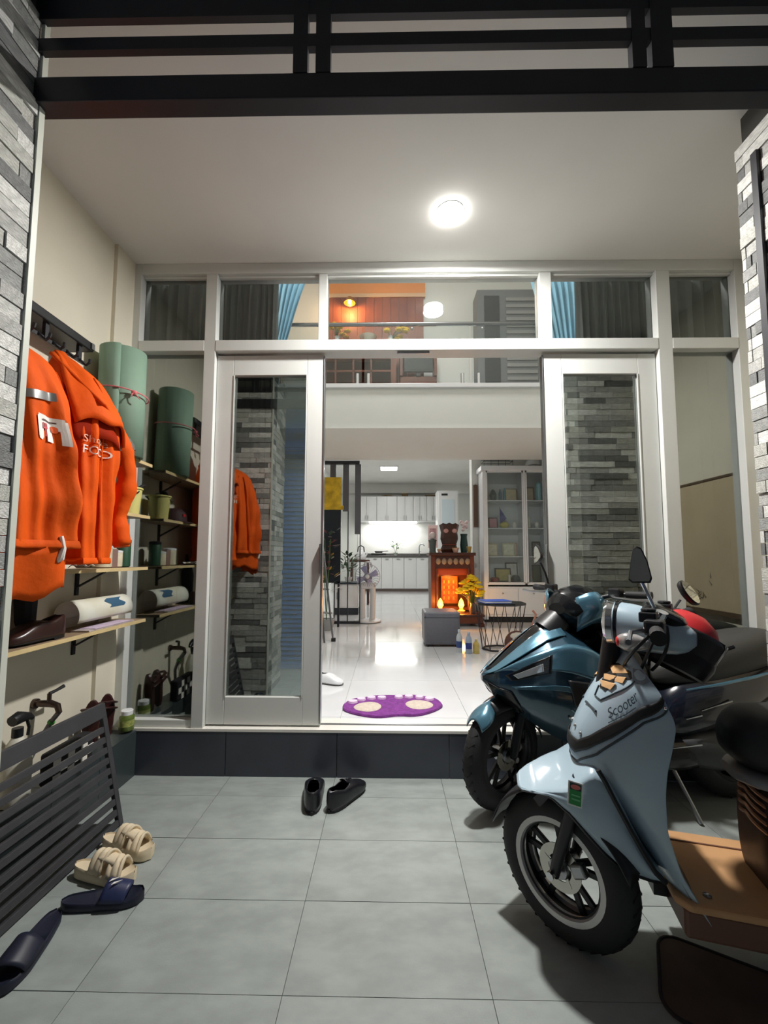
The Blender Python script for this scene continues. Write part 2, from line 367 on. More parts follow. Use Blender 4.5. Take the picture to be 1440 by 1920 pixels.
# coat rack
t = thing('coat_rack', 'black wall coat rack with hooks above the jackets', 'coat rack', (-1.55, 1.66, 2.25))
part('rail', MB().bb(-1.62, -1.47, 1.26, 2.03, 2.262, 2.306), MATS['black_plastic'], t, bevel=0.006, world=True)
part('hook_bar', MB().bb(-1.50, -1.488, 1.27, 2.0, 2.185, 2.20), MATS['black_steel'], t, world=True)
part('end_cap', MB().bb(-1.475, -1.463, 2.005, 2.026, 2.27, 2.30), MATS['steel'], t, world=True)
for y in (1.55, 1.75, 1.95): part('hanger_strap', MB().bb(-1.50, -1.485, y, y+0.02, 2.19, 2.265), MATS['black_steel'], t, world=True)
for k in range(9):
    y = 1.32+0.08*k
    part('hook', MB().tube([(-1.49, y, 2.20), (-1.475, y, 2.18), (-1.455, y, 2.165), (-1.44, y, 2.178), (-1.437, y, 2.195)], 0.006, 6), MATS['black_steel'], t, smooth=True, world=True)
# jackets
M('orange', (224, 88, 18), 0.7, var=0.05, scale=10, bump=0.3, bscale=22, spec=0.15)
M('orange_in', (150, 38, 10), 0.75, var=0.1, scale=8, spec=0.1); M('reflective', (122, 122, 120), 0.35, metal=0.4); M('print_white', (240, 236, 228), 0.6); M('print_red', (214, 52, 60), 0.6)
def jacket(label, cx, cy, ztop, zhem, prof, seed, face):
    t = thing('hanging_jacket', label, 'jacket', (cx, cy, zhem), group='orange rider jackets on the coat rack')
    rr = random.Random(seed); ph = [rr.uniform(0, 6.28) for _ in range(6)]
    def pos(th, z, off=0.0):
        a, b, ox, oy = smooth_tab(prof, z, 0.03); a, b = a*0.97, b*0.97
        k = min(1, max(0, (ztop-z)/0.35))
        rad = 1+k*(0.10*(1-2*abs(math.sin(2.5*th+ph[0]+z*1.2)))*0.7+0.085*math.sin(7*th+ph[1]-z*3)+0.035*math.sin(13*th+ph[2]+z*5)+0.04*math.sin(19*th+ph[5]+2.5*math.sin(z*4+ph[3]))*min(1, max(0, (1.95-z)*4)))
        rad += 0.03*math.sin(z*34+ph[3])*math.sin(2*th+ph[4])
        return Vector((cx+ox+(b*rad+off)*math.cos(th), cy+oy+(a*rad+off)*math.sin(th), z))
    def shell(z1, z0, off, nz, nt=56, t0=0, t1=2*PI):
        full = abs(t1-t0-2*PI) < 1e-3
        return MB().grid(lambda u, v: pos(t0+(t1-t0)*u, lerp(z1, z0, v), off), nt, nz, wrap=full)
    part('body', shell(ztop, zhem, 0, 50, 120), MATS['orange'], t, smooth=60, world=True)
    part('lining', shell(zhem+0.02, zhem+0.30, -0.012, 6), MATS['orange_in'], t, smooth=60, world=True)
    part('hem_band', MB().grid(lambda u, v: pos(2*PI*u, zhem+0.025-0.028*math.sin(PI*v*0.5), 0.004+0.005*math.sin(PI*v)), 56, 5, wrap=True), MATS['orange'], t, smooth=60, world=True)
    part('front_placket', MB().grid(lambda u, v: pos(face+0.75+0.10*u, lerp(ztop-0.12, zhem, v), 0.007+0.003*math.sin(PI*u)), 4, 30), MATS['orange'], t, smooth=60, solid=0.004, world=True)
    return t, pos
def sleeve(t, pts, rad, seed, band=None, name='sleeve'):
    rr = random.Random(seed); k = len(pts); P = [Vector(p) for p in pts]
    def cr(i, f):
        a, b, c, d = P[max(i-1, 0)], P[i], P[min(i+1, k-1)], P[min(i+2, k-1)]
        return 0.5*((2*b)+(c-a)*f+(2*a-5*b+4*c-d)*f*f+(3*b-a-3*c+d)*f**3)
    pp = []; rd = []
    for i in range(k-1):
        for q in range(7):
            f = q/7; pp.append(cr(i, f)); x = (i+f)/(k-1); rd.append(lerp(rad[0], rad[1], x)*(1+0.10*math.sin(x*21+seed)+0.06*math.sin(x*47)))
    pp.append(P[-1]); rd.append(rad[1]*0.82)
    s = part(name, MB().tube(pp, rd, 16, sq=0.8), MATS['orange'], t, smooth=60, world=True)
    d = (P[-1]-P[-2]).normalized()
    part('cuff', MB().tube([P[-1]-d*0.035, P[-1]-d*0.02, P[-1]+d*0.004], [rad[1]*0.86, rad[1]*0.95, rad[1]*0.8], 14, sq=0.8), MATS['orange'], t, smooth=60, world=True)
    if band is not None:
        n0 = int(band*(len(pp)-1)); n1 = min(n0+2, len(pp)-1)
        part('reflective_band', MB().tube(pp[n0:n1+1], [q+0.004 for q in rd[n0:n1+1]], 16, caps=False, sq=0.8), MATS['reflective'], t, smooth=60, world=True)
    return s
def on_body(t, pos, s, size, th0, z0, tilt, mat, name, off=0.005, r=0.19, shear=0.0):
    if isinstance(s, str): v, f = text_mesh(s, size, shear)
    else: v, f = s
    mb = MB(); mb.add([pos(th0+p[0]/r, z0+p[1]+tilt*p[0], off) for p in v], f)
    return part(name, mb, mat, t, world=True)
# jacket nearest the stone pillar (emblem patch)
J1, q1 = jacket('orange rider jacket nearest the stone pillar with white food emblem patch', -1.35, 1.46, 2.06, 1.28,
    [(1.26, .175, .20, .02, 0.0), (1.45, .175, .20, .02, 0.0), (1.70, .165, .185, .01, 0), (1.86, .155, .16, 0, 0), (1.95, .145, .135, -.01, -.01), (2.00, .12, .10, -.04, -.02), (2.04, .07, .05, -.07, -.02), (2.06, .02, .02, -.09, -.02)], 5, -0.15)
sleeve(J1, [(-1.42, 1.34, 1.93), (-1.44, 1.31, 1.80), (-1.45, 1.30, 1.62), (-1.46, 1.30, 1.42)], (.055, .048), 3, 0.2)
sleeve(J1, [(-1.46, 1.60, 1.93), (-1.51, 1.63, 1.75), (-1.53, 1.63, 1.55), (-1.53, 1.62, 1.38)], (.06, .05), 4)
part('reflective_band', MB().grid(lambda u, v: q1(-1.0+0.95*u, 1.800-0.030*v+0.025*u, 0.007), 18, 3), MATS['reflective'], J1, smooth=60, world=True)
def patch(w, h, r, n=6):
    pts = []
    for cx, cy, a in ((w/2-r, h/2-r, 0), (-w/2+r, h/2-r, 90), (-w/2+r, -h/2+r, 180), (w/2-r, -h/2+r, 270)):
        for k in range(n+1):
            b = math.radians(a+90*k/n); pts.append((cx+r*math.cos(b), cy+r*math.sin(b)))
    return [(0, 0)]+pts, [(0, i+1, (i+1) % len(pts)+1) for i in range(len(pts))]
def quads(rects):
    v = []; f = []
    for x0, x1, y0, y1 in rects:
        nx = max(1, round((x1-x0)/0.006)); ny = max(1, round((y1-y0)/0.012)); n = len(v)
        v += [(lerp(x0, x1, i/nx), lerp(y0, y1, j/ny)) for j in range(ny+1) for i in range(nx+1)]
        f += [(n+j*(nx+1)+i, n+j*(nx+1)+i+1, n+(j+1)*(nx+1)+i+1, n+(j+1)*(nx+1)+i) for j in range(ny) for i in range(nx)]
    return v, f
EM = -0.20
on_body(J1, q1, quads([(-.046, .046, .037, .045), (-.052, .052, .0, .037), (-.052, -.024, -.038, .0), (-.050, -.028, -.044, -.038), (.036, .052, -.05, .0), (-.010, .018, -.046, .0)]), 0, EM, 1.69, -0.05, MATS['print_white'], 'emblem_patch')
on_body(J1, q1, quads([(-.027, -.023, .002, .018), (-.019, -.015, .002, .018), (-.011, -.007, .002, .018), (-.027, -.007, -.003, .003), (-.019, -.015, -.03, -.002)]), 0, EM, 1.69, -0.05, MATS['print_red'], 'emblem_fork', off=0.007)
on_body(J1, q1, patch(.018, .024, .008), 0, EM+.12, 1.692, -0.05, M('print_orange', (236, 96, 40), 0.6), 'emblem_spoon', off=0.007)
on_body(J1, q1, quads([(-.028, .03, .027, .032)]), 0, EM, 1.688, -0.05, M('print_grey', (96, 70, 60), 0.6), 'emblem_line', off=0.007)
# bunched second garment layer below the first hem
t = J1
part('under_tail', MB().grid(lambda u, v: Vector((-1.32+(0.165+0.02*math.sin(9*u*PI))*math.sin(u*2*PI), 1.45-0.15*math.cos(u*2*PI), 1.29-v*(0.12+0.07*math.sin(u*5+1)**2)+0.012*math.sin(17*u*PI))), 40, 7, wrap=True), MATS['orange'], t, smooth=60, solid=0.006, world=True)
part('drawcord', MB().tube([(-1.135, 1.46, 1.32), (-1.128, 1.465, 1.28), (-1.135, 1.46, 1.242), (-1.14, 1.455, 1.23)], [.006, .008, .012, .004], 8), MATS['print_white'], t, smooth=True, world=True)
# second jacket with hood and lettering
J2, q2 = jacket('orange hooded rider jacket with white lettering beside the green roll', -1.38, 1.82, 2.15, 1.22,
    [(1.20, .145, .155, .0, 0.0), (1.45, .145, .155, .0, .0), (1.75, .14, .155, .0, .0), (1.95, .13, .135, 0, 0), (2.04, .095, .10, -.02, -.01), (2.10, .055, .055, -.05, -.02), (2.13, .03, .03, -.07, -.02), (2.15, .015, .015, -.08, -.02)], 12, -0.9)
sleeve(J2, [(-1.37, 1.92, 1.97), (-1.29, 1.98, 1.80), (-1.265, 2.02, 1.62), (-1.30, 2.02, 1.45), (-1.275, 2.02, 1.30)], (.06, .048), 8, 0.28)
sleeve(J2, [(-1.50, 1.78, 1.98), (-1.545, 1.76, 1.75), (-1.55, 1.76, 1.45)], (.05, .042), 9)
# hood: two folded leaves falling from the hook
part('hood', MB().grid(lambda u, v: Vector((-1.45+0.255*math.sin(v*1.35)*(0.55+0.45*math.cos((u-0.5)*2.6)), 1.79+(u-0.5)*0.31*(0.18+0.82*math.sin(min(v*1.7, 1.57)))+0.05*v, 2.13-0.30*v**1.25-0.13*(u-0.35)**2*v*2+0.012*math.sin(u*14+v*6))), 20, 16), MATS['orange'], J2, smooth=60, solid=0.012, world=True)
part('hood_lining', MB().grid(lambda u, v: Vector((-1.445+0.235*math.sin(v*1.35)*(0.55+0.45*math.cos((u-0.5)*2.6)), 1.79+(u-0.5)*0.30*(0.18+0.82*math.sin(min(v*1.7, 1.57)))+0.05*v, 2.115-0.36*v**1.25-0.13*(u-0.35)**2*v*2)), 18, 14), MATS['orange_in'], J2, smooth=60, solid=0.006, world=True)
part('collar_fold', MB().grid(lambda u, v: Vector((-1.42+0.20*v, 1.70+0.14*u+0.05*v, 2.10-0.20*v-0.06*u*v+0.01*math.sin(u*9))), 8, 8), MATS['orange'], J2, smooth=60, solid=0.012, world=True)
on_body(J2, q2, 'Shopee', 0.044, -0.80, 1.728, -0.02, M('print_faint', (240, 186, 160), 0.6), 'lettering', r=.15)
on_body(J2, q2, 'FOOD', 0.050, -0.81, 1.680, -0.02, MATS['print_white'], 'lettering', r=.15)
# ---------------------------------------------------------------- things on the shelves
t = thing('mat_roll', 'pale green rolled foam mat tied with pink string on the top shelf', 'mat roll', (-1.485, 2.30, 1.801))
gm = M('mat_green', (130, 158, 138), 0.75, var=0.04, scale=6)
def spiral(z):
    pts = []
    for k in range(90):
        a = k/89*2*PI*3.4; r = 0.045+0.021*a/(2*PI); pts.append((r*math.cos(a+2.2)*1.0, r*math.sin(a+2.2), z))
    return pts
lo, hi = spiral(0.0), spiral(0.59)
mb = MB(); n = len(lo)
mb.add(lo+hi, [(i, i+1, n+i+1, n+i) for i in range(n-1)])
part('mat', mb, gm, t, smooth=60, solid=0.017)
part('string', MB().tube([(0.127*math.cos(a), 0.127*math.sin(a), 0.345-0.012*math.sin(a+1.2)) for a in [2*PI*k/40 for k in range(41)]], 0.0035, 6), M('pink', (222, 122, 128), 0.7), t, smooth=True)
part('string_knot', MB().ball((0.07, -0.112, 0.335), (0.015, 0.01, 0.012)).tube([(0.07, -0.115, 0.335), (0.09, -0.118, 0.31), (0.10, -0.112, 0.30)], 0.003, 6).tube([(0.07, -0.115, 0.335), (0.06, -0.125, 0.315), (0.065, -0.13, 0.305)], 0.003, 6), MATS['pink'], t, smooth=True)
t.rotation_euler = (0.03, 0, 0.4)
t = thing('spray_can', 'small white capped bottle behind the orange sleeve on the top shelf', 'bottle', (-1.50, 2.13, 1.801))
part('body', MB().lathe([(0.026, 0), (0.028, 0.01), (0.028, 0.045), (0.02, 0.06)], n=16), M('can_dark', (60, 66, 70), 0.4), t, smooth=True)
part('cap', MB().lathe([(0.022, 0.06), (0.023, 0.085), (0.015, 0.095), (0.001, 0.096)], n=16), MATS['white_gloss'], t, smooth=True)
def bucket(label, loc, h, r, col, stuff):
    t = thing('bucket', label, 'bucket', loc)
    part('shell', MB().lathe([(0.001, 0.004), (r*0.78, 0.0), (r*0.98, h*0.93), (r*1.05, h*0.94), (r*1.05, h), (r*0.95, h), (r*0.75, 0.01), (0.001, 0.01)], n=24), M(label[:12], col, 0.55, var=0.05), t, smooth=True)
    if stuff: part('contents', MB().grid(lambda u, v: Vector(((u-0.5)*1.9*r, (v-0.5)*1.5*r, h*0.95+0.03*math.sin(u*5)*math.sin(v*4+1))), 10, 10), M('black_cloth', (24, 24, 28), 0.8), t, smooth=60, solid=0.008)
    return t
bucket('pale yellow plastic bucket with black cloth inside on the second shelf', (-1.50, 2.42, 1.492), 0.155, 0.068, (214, 206, 128), True)
t = thing('cap', 'dark maroon cap with red badge on the second shelf', 'cap', (-1.51, 2.20, 1.492))
part('crown', MB().lathe([(0.001, 0.10), (0.045, 0.094), (0.08, 0.06), (0.088, 0.0), (0.082, 0.0), (0.001, 0.09)], n=20), M('maroon', (52, 22, 26), 0.7), t, smooth=True)
part('brim', MB().grid(lambda u, v: Vector((0.075*math.cos(-0.9+1.8*u)*(1+0.75*v), 0.08*math.sin(-0.9+1.8*u), 0.006-0.012*v)), 12, 4), MATS['maroon'], t, smooth=True, solid=0.004)
part('badge', MB().box((0.078, 0.02, 0.045), (0.008, 0.03, 0.018)), M('red', (196, 40, 44), 0.5), t)
for lb, y, r, h, c in (('green spray can on the third shelf beside the jacket sleeve', 2.42, 0.036, 0.16, (38, 78, 56)), ('white paper cup on the third shelf seen in the glass', 2.35, 0.034, 0.095, (214, 204, 176)),
                       ('cream plastic tub on the third shelf seen in the glass', 2.24, 0.045, 0.12, (206, 198, 170)), ('dusky pink box on the third shelf between cup and tub', 2.30, 0.032, 0.10, (140, 110, 100))):
    nm = lb.split(' on ')[0].replace(' ', '_'); t = thing('container' if 'box' in lb else 'can' if 'can' in lb else 'tub', lb, 'container', (-1.515, y, 1.191))
    if 'box' in lb: part('carton', MB().box((0, 0, h/2), (0.06, 0.05, h)), M(nm, c, 0.7), t, bevel=0.003)
    else:
        part('body', MB().lathe([(r*0.8, 0), (r, 0.005), (r, h*0.85), (r*0.9, h*0.9)], n=18), M(nm, c, 0.5, var=0.15, scale=20), t, smooth=True)
        part('lid', MB().lathe([(r*1.03, h*0.86), (r*1.03, h*0.96), (r*0.6, h), (0.001, h)], n=18), MATS['white_gloss'] if 'cream' in lb or 'cup' in lb else MATS['black_plastic'], t, smooth=True)
t = thing('cloth_mask', 'crumpled white tissue on the edge of the third shelf', 'tissue', (-1.47, 2.03, 1.191))
part('fold', MB().grid(lambda u, v: Vector((0.05*(u-.5), 0.11*(v-.5), 0.006+0.014*abs(math.sin(u*4+v*5)))), 9, 12), MATS['print_white'], t, smooth=60, solid=0.003)
t = thing('rolled_poster', 'rolled paper with blue picture on the lowest shelf', 'poster', (-1.53, 2.23, 0.891))
part('roll', MB().grid(lambda u, v: Vector((0.062*math.cos(PI*1.25*u-0.5), lerp(-0.2, 0.22, v), 0.075+0.07*math.sin(PI*1.25*u-0.5))), 18, 8), M('poster', (208, 202, 176), 0.7, col2=(222, 222, 210), scale=5), t, smooth=60, solid=0.002)
part('blue_print', MB().grid(lambda u, v: Vector((0.0645*math.cos(0.25+0.8*u), lerp(0.02, 0.14, v)+0.02*math.sin(u*7), 0.075+0.0725*math.sin(0.25+0.8*u))), 8, 8), M('poster_blue', (52, 92, 120), 0.7), t, smooth=60)
t = thing('newspaper', 'folded newspaper lying along the lowest shelf', 'newspaper', (-1.47, 2.2, 0.891))
part('sheet', MB().box((0.0, 0.02, 0.004), (0.09, 0.36, 0.007)), M('newsprint', (188, 178, 176), 0.8, var=0.15, scale=30), t)
part('sheet', MB().box((0.005, 0.03, 0.009), (0.085, 0.30, 0.003)), M('newsprint2', (198, 180, 200), 0.8, var=0.1, scale=30), t)
t = thing('umbrella', 'folded black umbrella standing behind the brown shoe on the lowest shelf', 'umbrella', (-1.57, 1.84, 0.891))
part('canopy', MB().tube([(0, 0, 0.01), (0.004, 0.0, 0.08), (0.0, 0.0, 0.22), (-0.005, 0.0, 0.30), (-0.01, 0, 0.33)], [.012, .038, .045, .03, .014], 10), MATS['black_cloth'], t, smooth=30)
part('handle', MB().cyl((-0.01, 0, 0.33), (-0.012, 0, 0.38), 0.011, n=10), MATS['black_plastic'], t, smooth=True)
# ---------------------------------------------------------------- shoes
def shoe(label, loc, rz, L, mat, sole, group=None, heel=0.018, mouth=0.45, lift=0.0, tie=True, rot=None, cat='shoe', nm='shoe'):
    t = thing(nm, label, cat, loc, rz, group, rot=rot)
    def hw(x): return L*0.175*(1-abs(2*x-1.0)**3.2)**0.5*(0.80+0.32*x-0.10*math.sin(PI*x)) if 0 < x < 1 else 0
    def tp(x): return interp([(0, .30), (.08, .31), (.3, .24), (.5, .27), (.62, .245), (.8, .15), (.95, .10), (1, .05)], x)[0]*L
    rings = []
    n = 17; ks = 24
    mb = MB(); v = []; f = []
    for i in range(ks+1):
        x = 0.004+0.992*i/ks; w = max(hw(x), 0.004); h = tp(x); o = w*0.62*max(0, 1-((x-0.25)/(mouth*0.55))**2)**0.5 if abs(x-0.25) < mouth*0.55 else 0
        row = []
        for j in range(n):
            s = -1+2*j/(n-1); a = abs(s); sg = -1 if s < 0 else 1
            if a > 0.5: q = (1-a)/0.5; y = w*(1+0.10*math.sin(q*PI)); z = h*0.78*q
            else:
                q = 1-a/0.5; y = lerp(w, o, q**1.3); z = h*(0.78+0.22*math.sin(q*PI/2))
            row.append((x*L, sg*y, z+heel*0.6))
        v += row
    for i in range(ks):
        for j in range(n-1):
            if j in (n//2-1, n//2):
                xm = (i+0.5)/ks
                if abs(xm-0.25) < mouth*0.5: continue
            f.append((i*n+j, i*n+j+1, (i+1)*n+j+1, (i+1)*n+j))
    f.append(tuple(range(n))); f.append(tuple(ks*n+j for j in range(n-1, -1, -1)))
    part('upper', MB().add(v, f), mat, t, smooth=60, solid=0.004)
    ol = [(x*L, hw(x)*1.07) for x in [k/20 for k in range(1, 20)]]
    poly = [(-0.004, 0)]+[(x, -y) for x, y in ol]+[(L+0.006, 0)]+[(x, y) for x, y in reversed(ol)]
    part('sole', MB().prism(poly, 0.0+heel*0.4, heel*0.75+0.004, lambda a, b, c: (a, b, c)), sole, t, bevel=0.002)
    hp = [p for p in poly if p[0] < L*0.3]
    part('heel', MB().prism([(x, y) for x, y in poly if x < L*0.31], 0.0, heel*0.5, lambda a, b, c: (a, b, c)), sole, t)
    part('insole', MB().prism([(x*0.92+L*0.03, y*0.82) for x, y in poly], heel*0.75+0.004, heel*0.75+0.010, lambda a, b, c: (a, b, c)), M('insole', (34, 28, 28), 0.8), t)
    if tie:
        for k in range(3):
            x = L*(0.52+0.05*k); z = tp(0.52+0.05*k)+heel*0.6+0.002
            part('lace', MB().tube([(x, -hw(.55)*0.45, z-0.006), (x, 0, z+0.003), (x, hw(.55)*0.45, z-0.006)], 0.0025, 6), MATS['black_plastic'], t, smooth=True)
        part('tongue', MB().grid(lambda u, w2: Vector((L*(0.46+0.08*w2)-L*0.06*(1-w2), (u-.5)*L*0.16, tp(.5)+heel*0.6+0.02*(1-w2)-0.01*(2*u-1)**2)), 6, 5), mat, t, smooth=60, solid=0.004)
    return t
bl = M('black_leather', (25, 26, 31), 0.33, bump=0.08, scale=18, var=0.1); sl = M('sole_black', (17, 17, 19), 0.6)
shoe('left black leather shoe before the step, toe pointing into the step', (-0.372, 2.165, 0.001), math.radians(96), 0.295, bl, sl, 'black shoes on the porch floor')
shoe('right black leather shoe before the step, toe turned to the right', (-0.292, 2.185, 0.001), math.radians(60), 0.295, bl, sl, 'black shoes on the porch floor')
shoe('dark brown leather shoe on the lowest wall shelf', (-1.475, 1.94, 0.892), math.radians(-96), 0.29, M('brown_leather', (52, 30, 26), 0.3, var=0.15, scale=10), sl, tie=False, mouth=0.5)
# brown sandals standing on the ledge
def hang_sandal(label, loc, rz, tilt):
    t = thing('sandal', label, 'sandal', loc, rz, 'brown sandals on the ledge', rot=(tilt, 0, rz))
    pr = [(0.042*math.cos(a)*(1.0 if math.sin(a) > 0 else 0.85), 0.125*math.sin(a)) for a in [2*PI*k/24 for k in range(24)]]
    part('sole', MB().prism(pr, -0.012, 0.012, lambda a, b, c: (a, c, b+0.125)), M('sandal_brown', (56, 24, 22), 0.4, var=0.1), t, bevel=0.004)
    for z in (0.17, 0.20): part('strap', MB().tube([(-0.042, 0.0, z), (-0.03, -0.045, z+0.012), (0.0, -0.06, z+0.016), (0.03, -0.045, z+0.012), (0.042, 0, z)], 0.012, 8, sq=0.5), MATS['sandal_brown'], t, smooth=True)
    return t
hang_sandal('brown sandal upright on the ledge by the frame', (-1.53, 2.36, 0.252), 0.5, -0.10)
hang_sandal('brown sandal on the ledge leaning behind the slatted panel', (-1.54, 2.25, 0.252), 0.3, -0.12)
t = thing('jar', 'green labelled glass jar with white cap on the sill', 'jar', (-1.50, 2.50, 0.263))
part('glass_body', MB().lathe([(0.001, 0), (0.036, 0.0), (0.039, 0.006), (0.039, 0.075), (0.03, 0.088)], n=20), M('jar_green', (96, 112, 52), 0.2, var=0.2, scale=30), t, smooth=True)
part('paper_label', MB().lathe([(0.0396, 0.025), (0.0396, 0.06)], n=20), M('jar_label', (150, 158, 84), 0.6, var=0.3, scale=60), t, smooth=True)
part('cap', MB().lathe([(0.031, 0.085), (0.032, 0.108), (0.028, 0.112), (0.001, 0.112)], n=20), MATS['white_gloss'], t, smooth=True)
# water tap with hose and white jug
t = thing('water_tap', 'bronze wall tap with grey hose above the slatted panel', 'tap', (-1.60, 1.98, 0.55))
br = M('bronze', (84, 70, 62), 0.3, metal=0.8)
part('flange', MB().cyl((-1.62, 1.98, 0.58), (-1.605, 1.98, 0.58), 0.022), br, t, smooth=True, world=True)
part('body', MB().tube([(-1.61, 1.98, 0.58), (-1.54, 1.98, 0.58), (-1.51, 1.98, 0.572), (-1.50, 1.98, 0.54)], [.014, .016, .014, .012], 10).cyl((-1.55, 1.98, 0.58), (-1.55, 1.98, 0.625), 0.009), br, t, smooth=True, world=True)
part('lever', MB().tube([(-1.55, 1.98, 0.625), (-1.54, 2.01, 0.632), (-1.535, 2.045, 0.64)], [.008, .007, .009], 8), MATS['black_plastic'], t, smooth=True, world=True)
part('hose', MB().tube([(-1.50, 1.98, 0.545), (-1.54, 1.99, 0.50), (-1.575, 1.97, 0.42), (-1.59, 1.93, 0.34), (-1.60, 1.89, 0.27)], 0.011, 8), M('hose_grey', (112, 108, 112), 0.5), t, smooth=True, world=True)
part('hose_clip', MB().tube([(-1.538, 1.99, 0.50), (-1.545, 1.988, 0.49)], 0.015, 8), M('clip_green', (70, 150, 60), 0.5), t, smooth=True, world=True)
t = thing('detergent_jug', 'white plastic jug with dark trigger beside the tap', 'jug', (-1.525, 1.79, 0.252))
part('body', MB().lathe([(0.001, 0), (0.05, 0), (0.055, 0.02), (0.055, 0.17), (0.035, 0.23), (0.018, 0.26)], n=18), M('jug_white', (216, 214, 200), 0.45), t, smooth=True)
part('neck', MB().cyl((0, 0, 0.26), (0, 0, 0.295), 0.02, n=14), MATS['black_plastic'], t, smooth=True)
part('trigger', MB().tube([(0, -0.03, 0.33), (0, 0.0, 0.335), (0, 0.05, 0.325), (0.0, 0.07, 0.31)], [.022, .026, .016, .01], 10).tube([(0, 0.04, 0.32), (0.005, 0.05, 0.28), (0.01, 0.04, 0.25)], 0.006, 6), MATS['black_plastic'], t, smooth=True)
t = thing('straw_broom', 'golden straw broom head beside the stone pillar', 'broom', (-1.50, 1.345, 0.252))
for k in range(26):
    a = R.uniform(-1, 1); b = R.uniform(-1, 1)
    part('bristle', MB().tube([(a*0.02, b*0.03, 0.20), (a*0.045, b*0.075, 0.33), (a*0.05, b*0.10, 0.42), (a*0.035, b*0.085, 0.52)], [.012, .016, .014, .004], 6), M('straw', (176, 130, 62), 0.75, var=0.25, scale=12), t, smooth=True)
part('binding', MB().tube([(0, 0, 0.0), (0, 0, 0.21)], [.03, .045], 12), M('straw_bind', (120, 84, 46), 0.8), t, smooth=True)
# slatted metal panel
P0, P1 = Vector((-1.287, 1.29, 0.004)), Vector((-1.252, 2.083, 0.004)); UPV = Vector((-0.118, 0, 0.545))
t = thing('slatted_panel', 'dark grey slatted metal rack panel leaning against the ledge', 'rack', tuple((P0+P1)/2))
nrm = (P1-P0).cross(UPV).normalized(); ax = (P1-P0).normalized(); upn = UPV.normalized(); HL = UPV.length
def pt(a, b): return P0+(P1-P0)*a+upn*b
part('side_rail', MB().bar(pt(0.985, 0), pt(0.985, HL), 0.028, 0.022, up=nrm), MATS['grey_steel'], t, bevel=0.003, world=True)
part('side_rail', MB().bar(pt(0.015, 0), pt(0.015, HL), 0.028, 0.022, up=nrm), MATS['grey_steel'], t, bevel=0.003, world=True)
part('top_rail', MB().bar(pt(0.0, HL-0.03), pt(0.997, HL-0.03), 0.066, 0.024, up=nrm), MATS['grey_steel'], t, bevel=0.003, world=True)
for k in range(10):
    b = 0.015+k*0.0475
    part('slat', MB().bar(pt(0.02, b+0.0), pt(0.98, b), 0.027, 0.016, up=nrm), MATS['grey_steel'], t, bevel=0.002, world=True)
# things kept behind the panel
t = thing('checkered_bag', 'black and white checkered bag behind the slatted panel', 'bag', (-1.485, 2.03, 0.252), 0.0)
bw = [MATS['print_white'], MATS['black_cloth']]
part('body', MB().box((0, 0, 0.07), (0.06, 0.26, 0.14)), bw[1], t, bevel=0.012)
for i in range(6):
    for j in range(3):
        if (i+j) % 2 == 0: part('check', MB().box((0.031, -0.105+0.042*i, 0.025+0.042*j), (0.004, 0.04, 0.04)), bw[0], t)
t = thing('red_shoe', 'dark red slip-on shoe behind the slatted panel', 'shoe', (-1.50, 1.44, 0.252), 1.5)
part('upper', MB().ball((0.08, 0, 0.035), (0.11, 0.04, 0.035), 14, 8), M('dark_red', (110, 34, 34), 0.6), t, smooth=True)
part('toe_cap', MB().ball((-0.01, 0, 0.03), (0.04, 0.036, 0.028), 12, 8), MATS['red'], t, smooth=True)
# ---------------------------------------------------------------- slippers on the porch floor
def footprint(L, wf, wh, n=20):
    l = []
    for k in range(n+1):
        x = k/n; a = wh+(wf-wh)*min(1, max(0, (x-0.2)/0.5)); e = (1-abs(2*x-1)**3.4)**0.45 if 0 < x < 1 else 0
        l.append((x*L, a*e, -a*e*(0.94-0.1*math.sin(PI*x))))
    return l
def slide(label, loc, rz, L, c_sole, c_strap, group, thick, strapf, logo=None, twist=0.0):
    t = thing('slipper', label, 'slipper', loc, rz, group)
    fp = footprint(L, L*0.185, L*0.135)
    def zt(x): return thick*(1.0+0.45*(max(0, 0.45-x/L))**1.0)+0.010*max(0, x/L-0.85)*6
    rings = []
    for x, a, b in fp:
        a = max(a, 0.003); b = min(b, -0.003); z = zt(x)
        rings.append([(x, a*1.0, 0.004), (x, a*1.03, z*0.5), (x, a, z), (x, a*0.9, z+0.004), (x, a*0.8, z-0.002), (x, 0, z-0.005), (x, b*0.8, z-0.002), (x, b*0.9, z+0.004), (x, b, z), (x, b*1.03, z*0.5), (x, b, 0.004), (x, 0, 0.0)])
    part('sole', MB().loft(rings), c_sole, t, smooth=50)
    strapf(t, L, fp, zt, c_strap)
    if logo: logo(t, L, zt)
    return t
def one_strap(t, L, fp, zt, mat):
    def fn(u, v):
        x = L*(0.50+0.30*v+0.05*math.sin(PI*u)); a, b = [q for q in zip(*[(interp(fp, x)[0], interp(fp, x)[1])])]
        w = lerp(b[0]*1.05, a[0]*1.05, u); h = math.sin(PI*(0.03+0.94*u))**0.55
        return Vector((x, w, 0.012+(zt(x)+0.055-0.02*v-0.012)*h))
    part('strap', MB().grid(fn, 18, 8), mat, t, smooth=60, solid=0.008)
